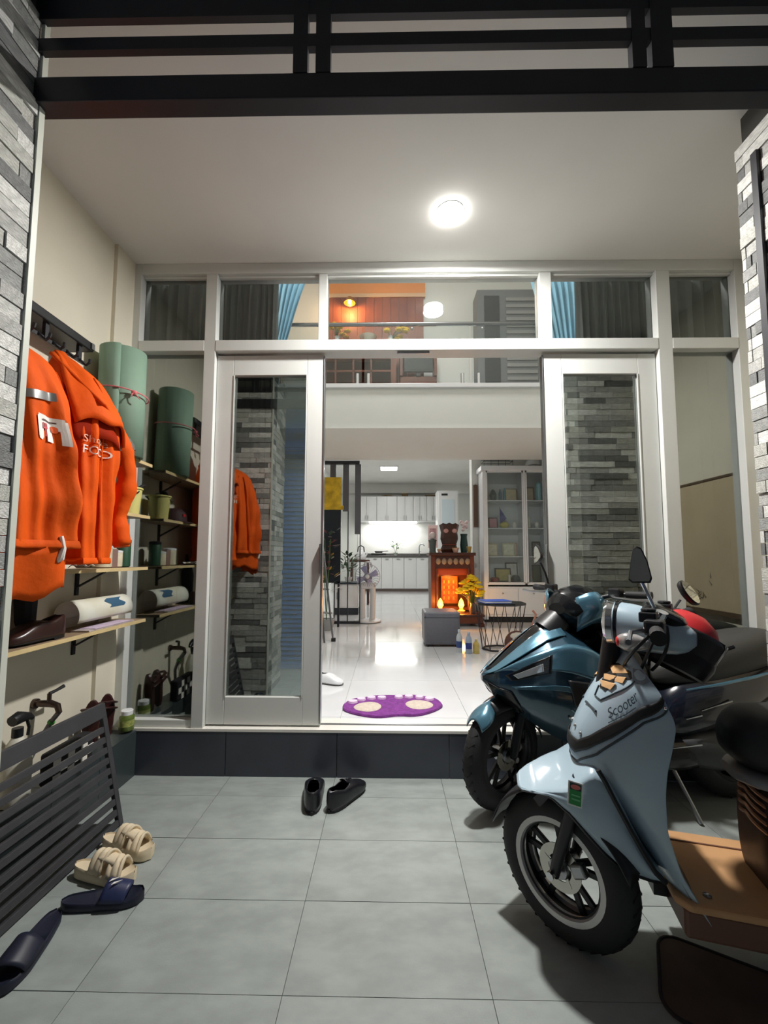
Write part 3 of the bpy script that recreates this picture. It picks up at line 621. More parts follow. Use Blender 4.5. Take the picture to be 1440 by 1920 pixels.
def two_straps(t, L, fp, zt, mat):
    for x0, x1, hh, tw in ((0.40, 0.60, 0.062, 0.10), (0.63, 0.84, 0.045, -0.06)):
        def fn(u, v):
            x = L*(lerp(x0, x1, v)+tw*(u-0.5)); a, b = interp(fp, x)
            w = lerp(b*1.04, a*1.04, u); h = math.sin(PI*(0.03+0.94*u))**0.5
            return Vector((x, w, 0.014+(zt(x)+hh-0.014+0.007*math.sin(v*13+u*3))*h))
        part('strap', MB().grid(fn, 18, 14), mat, t, smooth=60, solid=0.012)
    part('cross_fold', MB().grid(lambda u, v: Vector((L*(0.46+0.26*u)+0.012*v, lerp(-0.02, 0.02, v)*1.2, zt(L*.6)+0.052+0.010*math.sin(PI*v)-0.014*u)), 8, 6), mat, t, smooth=60, solid=0.008)
cr = M('cream_foam', (222, 206, 176), 0.6, var=0.04, scale=12); nv = M('navy_foam', (24, 28, 46), 0.5, var=0.1, scale=20); nv2 = M('navy_strap', (34, 42, 78), 0.42, var=0.1, scale=20)
slide('cream puffy slipper nearer the black step', (-1.235, 1.935, 0.001), math.radians(-18), 0.265, cr, cr, 'cream slippers by the slatted panel', 0.036, two_straps)
slide('cream puffy slipper lying against the navy slide', (-1.235, 1.765, 0.001), math.radians(-10), 0.265, cr, cr, 'cream slippers by the slatted panel', 0.036, two_straps)
def swirl(t, L, zt):
    v = [(0, 0), (0.010, 0.006), (0.030, 0.020), (0.014, 0.014), (0.005, 0.012)]
    mb = MB()
    for dx in (0.0, 0.012):
        mb.add([(L*0.58+p[0]+dx, -0.012+p[1]-dx, zt(L*.6)+0.0595-dx*0.3) for p in v], [(0, 1, 2, 3, 4)])
    part('logo', mb, MATS['print_white'], t, solid=0.002)
slide('navy rubber slide with strap facing up beside the cream slippers', (-1.165, 1.60, 0.001), math.radians(10), 0.275, nv, nv2, 'navy slides on the porch floor', 0.022, one_strap, swirl)
slide('navy rubber slide nearest the camera in the corner', (-1.15, 1.565, 0.001), math.radians(-84), 0.285, nv, nv, 'navy slides on the porch floor', 0.022, one_strap)
# board leaning on the right porch wall, seen in the glass
t = thing('picture_board', 'tan board with ink bamboo drawing on the right porch wall', 'board', (2.185, 2.2, 0.89))
part('panel', MB().bb(2.178, 2.198, 1.90, 2.465, 0.89, 1.78), M('board_tan', (196, 178, 146), 0.7, var=0.05, scale=4), t, world=True)
part('frame_rail', MB().bb(2.172, 2.198, 1.89, 2.475, 1.775, 1.79), M('board_edge', (92, 74, 56), 0.6), t, world=True)
part('frame_rail', MB().bb(2.165, 2.198, 1.89, 2.475, 0.875, 0.905), MATS['board_edge'], t, world=True)
for k in range(14):
    y = 2.02+R.random()*0.24; z = 0.95+R.random()*0.16; a = R.uniform(-1.2, 1.2)
    part('ink_leaf', MB().add([(2.177, y, z), (2.177, y+0.008, z+0.012), (2.177, y+0.05*math.sin(a), z+0.05*math.cos(a)), (2.177, y-0.006, z+0.012)], [(0, 1, 2, 3)]), M('ink', (96, 84, 72), 0.8), t, world=True)
t = thing('socket_box', 'small white socket box on the right wall mirrored in the glass', 'socket', (2.19, 1.80, 1.74))
part('box', MB().box((-0.005, 0, 0.05), (0.03, 0.07, 0.11)), MATS['white_gloss'], t, bevel=0.004)
part('plug', MB().cyl((-0.02, 0, 0.04), (-0.05, 0, 0.04), 0.016, n=12).cyl((-0.045, 0, 0.04), (-0.045, 0, -0.02), 0.006, n=8), MATS['black_plastic'], t, smooth=True)
# ================================================================ scooters
def sring(x, zc, hz, hw, e=2.4, n=28, dx=0.0):
    g = []
    for k in range(n):
        a = 2*PI*k/n; c, s = math.cos(a), math.sin(a)
        y = hw*math.copysign(abs(c)**(2/e), c); z = hz*math.copysign(abs(s)**(2/e), s)
        g.append((x+dx*z, y, zc+z))
    return g
def sloft(tab, e=2.4, n=28, sub=3, dx=0.0):
    rings = []
    xs = [q[0] for q in tab]; tb = sorted(tab)
    for i in range(len(tb)-1):
        for k in range(sub):
            x = lerp(tb[i][0], tb[i+1][0], k/sub); d = (tb[i+1][0]-tb[i][0])*0.5 if i > 0 else 0
            q = smooth_tab(tb, x, d*0.6) if 0 < i else interp(tb, x)
            rings.append(sring(x, *q, e, n, dx))
    rings.append(sring(tb[-1][0], *tb[-1][1:], e, n, dx))
    return MB().loft(rings)
def RZ(deg, px=0.0, py=0.0):
    return Matrix.Translation((px, py, 0)) @ Matrix.Rotation(math.radians(deg), 4, 'Z') @ Matrix.Translation((-px, -py, 0))
def wheel(root, name, x, Rr, wd, steer, rim_r, rimmat, spokes, disc=True, style=0):
    mt = Matrix.Translation((x, 0, Rr)) @ Matrix.Rotation(math.radians(steer), 4, 'Z')
    prof = []
    for k in range(17):
        a = -2.35+4.7*k/16; prof.append((Rr-wd*0.62+wd*0.62*math.cos(a) if abs(a) < 1.7 else Rr-wd*0.62+wd*0.62*math.cos(a), wd*0.5*math.sin(a)*1.05))
    prof = [(rim_r, -wd*0.36)]+prof+[(rim_r, wd*0.36)]
    ty = part(name, MB().lathe(prof, n=48, axis='y', closed=True), MATS['rubber'], root, smooth=50)
    ty.matrix_local = mt
    for k in range(32):
        pass
    tr = MB()
    for k in range(36):
        a = 2*PI*k/36
        for sgn in (-1, 1):
            tr.bar(((Rr-0.001)*math.cos(a), sgn*wd*0.04, (Rr-0.001)*math.sin(a)), ((Rr-0.008)*math.cos(a+0.10), sgn*wd*0.30, (Rr-0.008)*math.sin(a+0.10)), 0.006, 0.003, up=(math.cos(a), 0, math.sin(a)))
    part('tread', tr, M('rubber_tread', (16, 16, 17), 0.8), ty)
    for sgn in (-1, 1):
        part('rim', MB().lathe([(rim_r+0.014, sgn*wd*0.42), (rim_r+0.012, sgn*wd*0.50), (rim_r-0.012, sgn*wd*0.50), (rim_r-0.016, sgn*wd*0.42), (rim_r-0.016, sgn*wd*0.2), (rim_r+0.01, sgn*wd*0.2)], n=48, axis='y', closed=True), rimmat, ty, smooth=True)
    part('hub', MB().lathe([(0.001, -0.045), (0.03, -0.045), (0.04, -0.02), (0.04, 0.02), (0.03, 0.045), (0.001, 0.045)], n=24, axis='y'), MATS['steel'], ty, smooth=True)
    for k in range(spokes):
        a = 2*PI*k/spokes+0.3
        for da in (-0.13, 0.13):
            part('spoke', MB().bar((0.035*math.cos(a+da), 0, 0.035*math.sin(a+da)), ((rim_r-0.006)*math.cos(a+da*1.5), 0, (rim_r-0.006)*math.sin(a+da*1.5)), 0.020, 0.014, up=(0, 1, 0)), MATS['black_plastic'], ty, bevel=0.003)
    if disc:
        part('brake_disc', MB().lathe([(0.040, 0.030), (0.072, 0.030), (0.072, 0.034), (0.040, 0.034)], n=36, axis='y', closed=True), M('disc_steel', (190, 188, 180), 0.22, metal=1.0), ty, smooth=True)
        for k in range(5):
            a = 2*PI*k/5
            part('disc_arm', MB().bar((0.025*math.cos(a), 0.034, 0.025*math.sin(a)), (0.058*math.cos(a+0.3), 0.033, 0.058*math.sin(a+0.3)), 0.012, 0.004, up=(0, 1, 0)), MATS['disc_steel'], ty)
        part('caliper', MB().box((-0.07, 0.04, 0.03), (0.045, 0.03, 0.04), Matrix.Rotation(0.5, 3, 'Y')), MATS['steel'], ty, bevel=0.006)
    return ty
# ---------------------------------------------------------------- near scooter, pale grey-blue
A = thing('motor_scooter', 'pale grey-blue electric scooter nearest the camera with black stripe on its shield', 'scooter', (0.59, 1.52, 0), math.radians(166), group='parked scooters')
gp = M('grey_blue_paint', (168, 190, 203), 0.32, var=0.02, coat=0.3); tan = M('tan_trim', (216, 172, 122), 0.5, var=0.05)
STW, STB = -36, -26
wheel(A, 'front_wheel', 0.0, 0.232, 0.098, STW, 0.150, M('rim_silver', (196, 196, 194), 0.25, metal=0.35), 5)
MW = RZ(STW)
fk = MB()
for sy in (-1, 1):
    fk.tube([(0.0, sy*0.068, 0.225), (-0.02, sy*0.068, 0.30), (-0.05, sy*0.066, 0.40), (-0.09, sy*0.06, 0.56)], [.016, .019, .021, .021], 12)
    part('fork_leg', fk.tf(MW), MATS['black_plastic'], A, smooth=True); fk = MB()
    part('axle_nut', MB().cyl((0, sy*0.066, 0.232), (0, sy*0.098, 0.232), 0.013, n=8).tf(MW), MATS['chrome'], A)
part('mudguard', MB().grid(lambda u, v: Vector((0.252*math.cos(0.25+2.5*v), (u-0.5)*0.135, 0.232+0.252*math.sin(0.25+2.5*v)-0.02*(2*u-1)**2)), 7, 24).tf(MW), MATS['black_plastic'], A, smooth=60, solid=0.005)
part('reflector', MB().box((0.02, 0.078, 0.47), (0.10, 0.004, 0.03), Matrix.Rotation(0.9, 3, 'Y')).tf(MW), M('reflector_dark', (40, 36, 44), 0.15), A)
part('fork_crown', MB().tube([(-0.09, 0, 0.5), (-0.13, 0, 0.75), (-0.17, 0, 0.98)], 0.03, 12), MATS['black_plastic'], A, smooth=True)
# front cowl
ac = [(.142, .478), (.10, .497), (.05, .503), (.0, .47), (-.05, .415), (-.094, .37), (-.131, .341), (-.175, .323), (-.22, .315), (-.245, .318)]
rc = [(.147, .480), (.105, .492), (.06, .515), (.0, .545), (-.075, .615), (-.116, .598), (-.142, .535), (-.175, .453), (-.214, .37), (-.248, .328)]
def cowl_pt(u, t):
    f = t*(len(ac)-1); i = min(int(f), len(ac)-2); k = f-i
    a = Vector((lerp(ac[i][0], ac[i+1][0], k), lerp(ac[i][1], ac[i+1][1], k))); c = Vector((lerp(rc[i][0], rc[i+1][0], k), lerp(rc[i][1], rc[i+1][1], k)))
    s = abs(2*u-1); sg = 1 if u > 0.5 else -1; nar = 0.25+0.75*min(1, t*3.2)**0.6
    if s > 0.45: q = (1-s)/0.55; p = a.lerp(c, q*0.82); y = nar*(0.135+0.014*math.sin(q*PI))
    else: q = s/0.45; p = a.lerp(c, 0.82+0.18*math.cos(q*PI/2)); y = nar*(0.142)*math.sin(q*PI/2)**0.9
    return Vector((p.x, sg*y, p.y))
part('front_cowl', MB().grid(lambda u, v: cowl_pt(u, v), 30, 34), gp, A, smooth=60, solid=0.006)
edge = [cowl_pt(1.0, k/30)+Vector((0, 0, -0.004)) for k in range(31)]
part('cowl_lip', MB().tube(edge, 0.006, 6), MATS['black_plastic'], A, smooth=True)
part('cowl_lip', MB().tube([Vector((p.x, -p.y, p.z)) for p in edge], 0.006, 6), MATS['black_plastic'], A, smooth=True)
# leg shield
ST = [(.20,-.335,-.375,.16),(.28,-.275,-.331,.165),(.36,-.225,-.285,.17),(.476,-.145,-.252,.177),(.543,-.075,-.25,.18),(.584,-.03,-.25,.182),(.646,-.03,-.256,.186),(.70,-.048,-.268,.19),(.774,-.084,-.284,.187),(.85,-.13,-.256,.168),(.90,-.172,-.226,.12),(.935,-.20,-.215,.06),(.942,-.206,-.212,.03)]
def shp(z): return smooth_tab(ST, z, 0.018)
def shield(s, z, off=0.0):
    xf, xr, w = shp(z); a = math.sin(s*PI/2); k = (1-abs(a)**2.3)**0.75
    return Vector((xr+(xf-xr+off)*k, (w+off*0.8)*a, z))
def on2(p, off=0.004): return shield(p[0], p[1], off+0.004)+Vector((0, 0, 0.002))
part('leg_shield', MB().grid(lambda u, v: shield(2*u-1, lerp(.20, .942, v)), 60, 60), gp, A, smooth=60, solid=0.008)
part('shield_back', MB().grid(lambda u, v: Vector((shp(lerp(.22, .93, v))[1]+0.01-0.05*math.cos((u-.5)*PI)*0.3, (2*u-1)*shp(lerp(.22, .93, v))[2]*0.97, lerp(.22, .93, v))), 10, 16), MATS['black_plastic'], A, smooth=60, solid=0.01)
# trim on the shield
def pl(line, t):
    f = t*(len(line)-1); i = min(int(f), len(line)-2); k = f-i
    return lerp(line[i][0], line[i+1][0], k), lerp(line[i][1], line[i+1][1], k)
def both(name, mb, mat, **k):
    part(name, mb, mat, A, **k); m2 = MB(); m2.v = [(p[0], -p[1], p[2]) for p in mb.v]; m2.f = [tuple(reversed(q)) for q in mb.f]
    part(name, m2, mat, A, **k)
gbk = M('stripe_black', (14, 15, 17), 0.5)
lowl = [(-.05, .627), (.09, .622), (.20, .615), (.35, .645), (.51, .703), (.65, .770), (.97, .835)]
upl = [(-.05, .662), (.09, .660), (.23, .660), (.34, .690), (.47, .745), (.65, .805), (.97, .850)]
def fnb(u, v):
    a, b = pl(lowl, u), pl(upl, u); return on2((lerp(a[0], b[0], v), lerp(a[1], b[1], v)), 0.005)
both('stripe', MB().grid(fnb, 40, 5), gbk, smooth=60, solid=0.003)
both('groove_line', MB().tube([on2(pl([(.05, .585), (.20, .588), (.42, .637), (.55, .70), (.69, .768), (.95, .815)], k/24), 0.002) for k in range(25)], 0.0035, 6), M('groove', (50, 60, 66), 0.5), smooth=True)
GAP = [(-.081, .612), (-.101, .578), (-.122, .534), (-.161, .457), (-.197, .391), (-.225, .345), (-.25, .322)]
both('cowl_gap', MB().tube([Vector((pl(GAP, k/24)[0], 0.153, pl(GAP, k/24)[1])) for k in range(25)], 0.008, 6), gbk, smooth=True)
vb = [(.35, .872), (.07, .897), (.25, .907), (.59, .895), (.60, .878), (.28, .823), (.17, .828), (.12, .855)]
both('vent_recess', MB().add([on2(p, 0.003) for p in vb], [(0, i, i % 7+1) for i in range(1, 8)]), gbk)
for q in ([(.07, .893), (.40, .905), (.55, .890), (.27, .877)], [(.13, .867), (.51, .877), (.47, .860), (.17, .853)], [(.14, .847), (.39, .853), (.35, .833), (.21, .833)]):
    both('vent_slat', MB().add([on2(p, 0.003) for p in q]+[on2(p, 0.009 if i < 2 else 0.005) for i, p in enumerate(q)], [(7, 6, 5, 4), (0, 1, 5, 4), (1, 2, 6, 5), (2, 3, 7, 6), (3, 0, 4, 7)]), tan)
both('vent_outline', MB().tube([on2(pl([(.14, .830), (.17, .80), (.28, .795), (.41, .828), (.63, .873)], k/16), 0.002) for k in range(17)], 0.0022, 6), MATS['groove'], smooth=True)
both('badge_bar', MB().tube([on2((.08, .770), .003), on2((.29, .760), .003)], 0.004, 6), M('badge_dark', (64, 72, 78), 0.3), smooth=True)
for p in ((.09, .69), (.22, .68), (.92, .815)): both('screw', MB().ball(tuple(on2(p, 0.001)), 0.006, 10, 6), MATS['chrome'], smooth=True)
both('shoulder_pad', MB().add([on2(p, 0.003) for p in ((.65, .905), (.93, .905), (.93, .880), (.75, .868), (.60, .867))], [(0, 1, 2, 3, 4)]), M('pad_grey', (120, 134, 146), 0.4))
v, f = text_mesh('Scooter', 0.034, 0.30, 0.95)
mx = max(p[0] for p in v)
part('lettering', MB().add([on2((.43+.23*p[0]/mx-.26*p[1]/mx, .752+.078*p[0]/mx+.10*p[1]/mx), 0.005) for p in v], f), M('letter_dark', (62, 76, 84), 0.3, metal=0.3), A)
part('lettering_rule', MB().tube([on2((.44, .741), .004), on2((.55, .779), .004), on2((.62, .803), .004)], 0.0012, 5), MATS['letter_dark'], A)
# sticker on the cowl
def onc(x, z): return Vector((x, 0.156, z))
sk = part('sticker', MB().add([onc(0.003, .574), onc(-.038, .566), onc(-.033, .494), onc(.008, .502)], [(0, 1, 2, 3)]), MATS['print_white'], A, solid=0.001)
def sub_q(n, q, mat, off):
    part(n, MB().add([onc(x, z)+Vector((0, off, 0)) for x, z in q], [tuple(range(len(q)))]), mat, sk)
sub_q('green_field', [(-.001, .569), (-.034, .5625), (-.030, .499), (.004, .506)], M('sticker_green', (44, 150, 74), 0.5), 0.0015)
sub_q('dark_field', [(-.001, .569), (-.034, .5625), (-.0325, .543), (.0005, .549)], M('sticker_dark', (30, 60, 60), 0.5), 0.002)
sub_q('red_oval', [(-.0165+.014*math.cos(a), .5555+.0075*math.sin(a)-.1*.014*math.cos(a)*-1) for a in [2*PI*k/16 for k in range(16)]], M('sticker_red', (222, 120, 110), 0.5), 0.0025)
for zz in (.53, .518): sub_q('text_bar', [(-.004, zz+.006), (-.028, zz+.001), (-.028, zz-.004), (-.004, zz+.001)], M('sticker_pale', (120, 200, 140), 0.5), 0.0025)
# handlebar group
MBm = Matrix.Translation((-0.045, 0, 0)) @ RZ(STB, -0.19)
part('steering_cover', sloft([(-.36, 1.0, .02, .03), (-.33, 1.0, .05, .06), (-.27, 1.01, .065, .08), (-.20, 1.02, .075, .083), (-.14, 1.025, .076, .078)], 2.2).tf(MBm), gp, A, smooth=60)
part('headlight_ring', MB().lathe([(.062, -.14), (.080, -.14), (.082, -.122), (.072, -.112), (.062, -.118)], (0, 0, 1.025), 36, 'x', closed=True).tf(MBm), MATS['chrome'], A, smooth=True)
part('headlight_lens', MB().lathe([(.064, -.125), (.05, -.108), (.025, -.098), (.001, -.095)], (0, 0, 1.025), 28, 'x').tf(MBm), M('lens', (205, 212, 216), 0.08), A, smooth=True)
part('cover_band', MB().lathe([(.0775, -.155), (.081, -.155), (.081, -.145), (.0775, -.145)], (0, 0, 1.025), 36, 'x', closed=True).tf(MBm), M('gloss_black', (16, 17, 20), 0.15), A, smooth=True)
for sy, nm in ((1, 'left'), (-1, 'right')):
    part('turn_signal', sloft([(-.25, .985, .008, .008), (-.235, .985, .022, .022), (-.19, .985, .03, .028), (-.165, .985, .02, .02), (-.16, .985, .006, .006)]).tf(Matrix.Translation((0, sy*0.095, 0))).tf(MBm), M('signal_clear', (190, 186, 184), 0.15, metal=0.4), A, smooth=60)
    part('signal_bulb', MB().ball((-.17, sy*0.098, .985), (.014, .02, .02), 10, 6).tf(MBm), MATS['red'], A, smooth=True)
    part('handlebar', MB().tube([(-.25, sy*0.06, 1.03), (-.27, sy*0.16, 1.045), (-.29, sy*0.24, 1.045)], 0.011, 10).tf(MBm), MATS['chrome'], A, smooth=True)
    part('grip', MB().tube([(-.287, sy*0.225, 1.045), (-.292, sy*0.24, 1.045), (-.31, sy*0.335, 1.045), (-.312, sy*0.345, 1.045)], [.014, .018, .018, .020], 14).tf(MBm), MATS['rubber'], A, smooth=True)
    part('brake_lever', MB().tube([(-.25, sy*0.19, 1.04), (-.225, sy*0.22, 1.035), (-.235, sy*0.29, 1.03), (-.245, sy*0.355, 1.028)], [.009, .007, .006, .008], 8).tf(MBm), MATS['steel'], A, smooth=True)
    part('switch_box', MB().box((-.28, sy*0.185, 1.05), (0.05, 0.055, 0.045)).tf(MBm), MATS['black_plastic'], A, bevel=0.008)
    part('brake_cylinder', MB().box((-.26, sy*0.15, 1.075), (0.045, 0.05, 0.03)).cyl((-.26, sy*0.15, 1.09), (-.26, sy*0.15, 1.10), 0.02, n=14).tf(MBm), MATS['black_plastic'], A, bevel=0.004)
part('dashboard', MB().lathe([(0.001, 0.012), (0.05, 0.010), (0.062, 0.0), (0.065, -0.02), (0.05, -0.03)], (0, 0, 0), 28).tf(Matrix.Translation((-.285, 0, 1.075)) @ Matrix.Rotation(-0.5, 4, 'Y')).tf(MBm), M('gloss_black', (16, 17, 20), 0.15), A, smooth=True)
part('ignition_lock', MB().cyl((-.275, 0.07, 1.06), (-.285, 0.075, 1.085), 0.017, n=16).tf(MBm), MATS['chrome'], A, smooth=True)
for k, (a, b, c) in enumerate((((-.24, 0.17, 1.03), (-.16, .19, .96), (-.19, .05, .90)), ((-.24, -.17, 1.03), (-.15, -.15, .95), (-.19, -.03, .88)), ((-.27, .12, 1.03), (-.22, .16, .95), (-.23, .06, .88)), ((-.30, .1, 1.04), (-.30, .14, .97), (-.26, .08, .90)), ((-.28, -.1, 1.04), (-.31, -.06, .98), (-.27, .02, .9)))):
    A_, B_, C_ = Vector(a), Vector(b), Vector(c)
    part('cable', MB().tube([A_.lerp(B_, t).lerp(B_.lerp(C_, t), t) for t in [i/10 for i in range(11)]], 0.005, 6), MATS['black_plastic'], A, smooth=True)
# mirrors
part('mirror_stalk', MB().tube([(-.235, .13, 1.07), (-.262, .12, 1.10), (-.245, .11, 1.15), (-.235, .11, 1.175)], 0.0055, 8), MATS['chrome'], A, smooth=True)
def mirror_head(c, rot, sx, sy, mglass, gl):
    pr = [(-1.0, -.8), (-.7, -1), (.8, -1.05), (1.0, -.8), (.85, .2), (.5, .95), (.15, 1.08), (-.25, .9), (-.7, .0)] if gl is None else [(math.cos(2*PI*k/20), math.sin(2*PI*k/20)) for k in range(20)]
    m4 = Matrix.Translation(c) @ rot
    h = part('mirror', MB().loft([[Vector((p[0]*sx*q, d, p[1]*sy*q)) for p in pr] for d, q in ((0.014, 0.55), (0.008, 0.9), (0.0, 1.0), (-0.008, 1.0), (-0.010, 0.94))]).tf(m4), MATS['black_plastic'], A, smooth=50)
    part('mirror_glass', MB().add([m4 @ Vector((p[0]*sx*.9, -0.0112, p[1]*sy*.9)) for p in pr], [tuple(range(len(pr)))]), mglass, h)
mg = M('mirror_silver', (226, 226, 220), 0.03, metal=1.0)
mirror_head((-.226, .11, 1.228), Matrix.Rotation(math.radians(160), 4, 'Z') @ Matrix.Rotation(-0.10, 4, 'Y'), .032, .055, mg, None)
part('mirror_stalk', MB().tube([(-.385, -.13, 1.03), (-.40, -.14, 1.06), (-.43, -.15, 1.10)], 0.0055, 8), MATS['chrome'], A, smooth=True)
_n = (Matrix.Rotation(math.radians(-166), 4, 'Z') @ Vector((.50, -.74, .45))).normalized(); _r = _n.cross(Vector((0, 0, 1))).normalized(); _u = _r.cross(_n)
MIRB = (Matrix((_r, -_n, _u)).transposed()).to_4x4() @ Matrix.Rotation(0.5, 4, 'Y')
mirror_head((-.455, -.15, 1.125), MIRB, .036, .050, M('mirror_cream_reflection', (236, 226, 190), 0.05, metal=0.9), 1)  # cream tint puts the reflected wall into the mirror colour
# floorboard, under-seat body, seat
part('floorboard', MB().prism([(-.27, -.15), (-.30, -.18), (-.66, -.18), (-.66, .18), (-.30, .18), (-.27, .15)], .270, .292, lambda a, b, c: (a, b, c)), M('floor_tan', (196, 150, 104), 0.6, var=0.08, scale=6), A, bevel=0.006)
part('floor_skirt', MB().prism([(-.29, -.165), (-.66, -.17), (-.66, .17), (-.29, .165)], .19, .270, lambda a, b, c: (a, b, c)), M('skirt_brown', (110, 74, 58), 0.55), A, bevel=0.01)
for y in (-.12,): part('floor_rib', MB().bar((-.32, y, .2935), (-.60, y, .2935), 0.006, 0.003), MATS['skirt_brown'], A)
part('mat_stud', MB().ball((-.36, .13, .293), (.012, .012, .006), 10, 5), MATS['steel'], A, smooth=True)
def SHB(mb): return mb.tf(Matrix.Translation((-.05, 0, -.015)))
part('underseat_body', SHB(sloft([(-1.25, .55, .10, .10), (-1.1, .52, .16, .15), (-.85, .48, .20, .17), (-.65, .44, .18, .165), (-.54, .44, .16, .14), (-.49, .44, .15, .09)], 3.0)), M('body_brown', (74, 52, 42), 0.45), A, smooth=60)
for k in range(5): part('body_rib', SHB(MB().tube([(-.475-0.16*(abs(y)/.17)**2.4, y*1.03, .585-0.024*k-0.05*(abs(y)/.17)) for y in [-.165+.0165*i for i in range(21)]], 0.006, 6)), M('rib_bronze', (176, 130, 100), 0.35, metal=0.4), A, smooth=True)
part('seat_rim', SHB(sloft([(-1.2, .66, .02, .10), (-1.0, .65, .022, .15), (-.70, .625, .022, .155), (-.56, .612, .022, .14), (-.47, .61, .02, .10), (-.435, .61, .015, .05)], 3.0)), M('seat_trim', (150, 148, 146), 0.4), A, smooth=60)
part('seat', SHB(sloft([(-1.2, .76, .06, .09), (-1.0, .755, .095, .145), (-.72, .725, .09, .15), (-.58, .718, .09, .135), (-.49, .715, .088, .11), (-.45, .712, .07, .08), (-.425, .71, .045, .05), (-.415, .705, .012, .015)], 2.8)), M('seat_black', (30, 29, 30), 0.55, bump=0.08, scale=60), A, smooth=60)
wheel(A, 'rear_wheel', -1.15, 0.232, 0.10, 0, 0.150, MATS['steel'], 5, disc=False)
part('rear_fender', MB().grid(lambda u, v: Vector((-1.15+0.26*math.cos(0.3+2.4*v), (u-0.5)*0.15, 0.232+0.26*math.sin(0.3+2.4*v))), 7, 18), gp, A, smooth=60, solid=0.006)
part('side_stand', MB().tube([(-.62, .12, .20), (-.66, .19, .05), (-.68, .215, .008)], 0.010, 8), MATS['steel'], A, smooth=True)
part('chassis', MB().bar((-.25, 0, .24), (-1.12, 0, .24), 0.08, 0.06), MATS['black_plastic'], A)
# ---------------------------------------------------------------- dark teal scooter behind
B = thing('motor_scooter', 'dark teal motor scooter parked behind the pale one with its nose at the doorway', 'scooter', (0.53, 2.25, 0), math.radians(186), group='parked scooters')
tp = M('teal_paint', (46, 74, 90), 0.22, metal=0.45, coat=0.8); tl = M('teal_light', (80, 122, 142), 0.22, metal=0.45, coat=0.8); gb = M('gloss_black', (16, 17, 20), 0.15)
SB = 30
wheel(B, 'front_wheel', -0.045, 0.262, 0.095, SB, 0.178, M('rim_black', (40, 41, 44), 0.35, metal=0.5), 5)
MW2 = Matrix.Translation((-0.045, 0, 0)) @ RZ(SB)
for sy in (-1, 1):
    part('fork_leg', MB().tube([(0, sy*.07, .262), (-.03, sy*.07, .36), (-.14, sy*.06, .62)], [.02, .024, .022], 12).tf(MW2), MATS['black_plastic'], B, smooth=True)
    part('axle_nut', MB().cyl((0, sy*.06, .262), (0, sy*.095, .262), .013, n=8).tf(MW2), MATS['steel'], B)
def fend(v0, v1, rad, wd): return MB().grid(lambda u, v: Vector((rad*math.cos(lerp(v0, v1, v)), (u-.5)*wd*(0.55+0.45*math.sin(PI*min(1, v*1.3+.12))), .262+rad*math.sin(lerp(v0, v1, v))-0.045*abs(2*u-1)**2.2)), 13, 24).tf(MW2)
part('front_fender', fend(0.80, 1.50, .286, .135), tl, B, smooth=60, solid=0.006)
part('fender_rear', fend(1.2, 2.9, .285, .15), MATS['black_plastic'], B, smooth=60, solid=0.006)
# main fairing: angular stations (x, top ridge z, shoulder z, shoulder y, waist z, waist y, belly z)
fs = [(.055, .655, .650, .012, .640, .014, .625), (.00, .70, .680, .075, .630, .085, .555), (-.07, .765, .725, .115, .640, .135, .50), (-.15, .835, .765, .145, .650, .170, .44), (-.24, .905, .80, .165, .655, .195, .38),
      (-.33, .925, .82, .18, .64, .205, .33), (-.43, .87, .80, .18, .62, .205, .29), (-.53, .80, .74, .17, .58, .195, .27), (-.62, .74, .68, .15, .52, .18, .26)]
def fair(t):
    f_ = t*(len(fs)-1); i = min(int(f_), len(fs)-2); k = f_-i
    return [lerp(a, b, k) for a, b in zip(fs[i], fs[i+1])]
rings = []
for q in range(49):
    x, zt, zs, ys, zw, yw, zb = fair(q/48)
    half = [(0, zt), (ys*.45, lerp(zt, zs, .35)), (ys*.85, lerp(zt, zs, .85)), (ys, zs), (lerp(ys, yw, .5), lerp(zs, zw, .5)), (yw, zw), (yw*.97, lerp(zw, zb, .3)), (yw*.75, lerp(zw, zb, .7)), (yw*.4, lerp(zw, zb, .95)), (0, zb)]
    rings.append([(x, y, z) for y, z in half]+[(x, -y, z) for y, z in reversed(half[1:-1])])
part('front_fairing', MB().loft(rings), tp, B, smooth=28)
def fsurf(t, r, off=0.004, side=1):
    x, zt, zs, ys, zw, yw, zb = fair(t)
    pts = [(0, zt), (ys*.45, lerp(zt, zs, .35)), (ys*.85, lerp(zt, zs, .85)), (ys, zs), (lerp(ys, yw, .5), lerp(zs, zw, .5)), (yw, zw), (yw*.97, lerp(zw, zb, .3)), (yw*.75, lerp(zw, zb, .7)), (yw*.4, lerp(zw, zb, .95)), (0, zb)]
    f_ = r*(len(pts)-1); i = min(int(f_), len(pts)-2); k = f_-i
    return Vector((x+off*(0.6 if x > -.2 else 0), (lerp(pts[i][0], pts[i+1][0], k)+off)*side, lerp(pts[i][1], pts[i+1][1], k)+(off*.8 if r < .4 else 0)))
def fpan(name, quad, mat, off=0.005, n=14):
    # quad: t,r at four corners
    for side in (1, -1):
        def fn(u, v):
            a = [lerp(quad[0][k], quad[1][k], u) for k in (0, 1)]; b = [lerp(quad[3][k], quad[2][k], u) for k in (0, 1)]
            return fsurf(lerp(a[0], b[0], v), lerp(a[1], b[1], v), off, side)
        part(name, MB().grid(fn, n, n), mat, B, smooth=40, solid=0.004)
fpan('upper_panel', [(.10, .30), (.92, .22), (.97, .52), (.30, .44)], tl)
fpan('brow_strip', [(.0, .12), (.62, .06), (.64, .16), (.04, .24)], tl, 0.006)
fpan('nose_black', [(.06, .02), (.55, .0), (.60, .10), (.10, .14)], gb, 0.005)
fpan('headlight', [(.24, .44), (.44, .40), (.44, .46), (.27, .49)], M('headlight_clear', (190, 196, 200), 0.06, metal=0.7), 0.007)
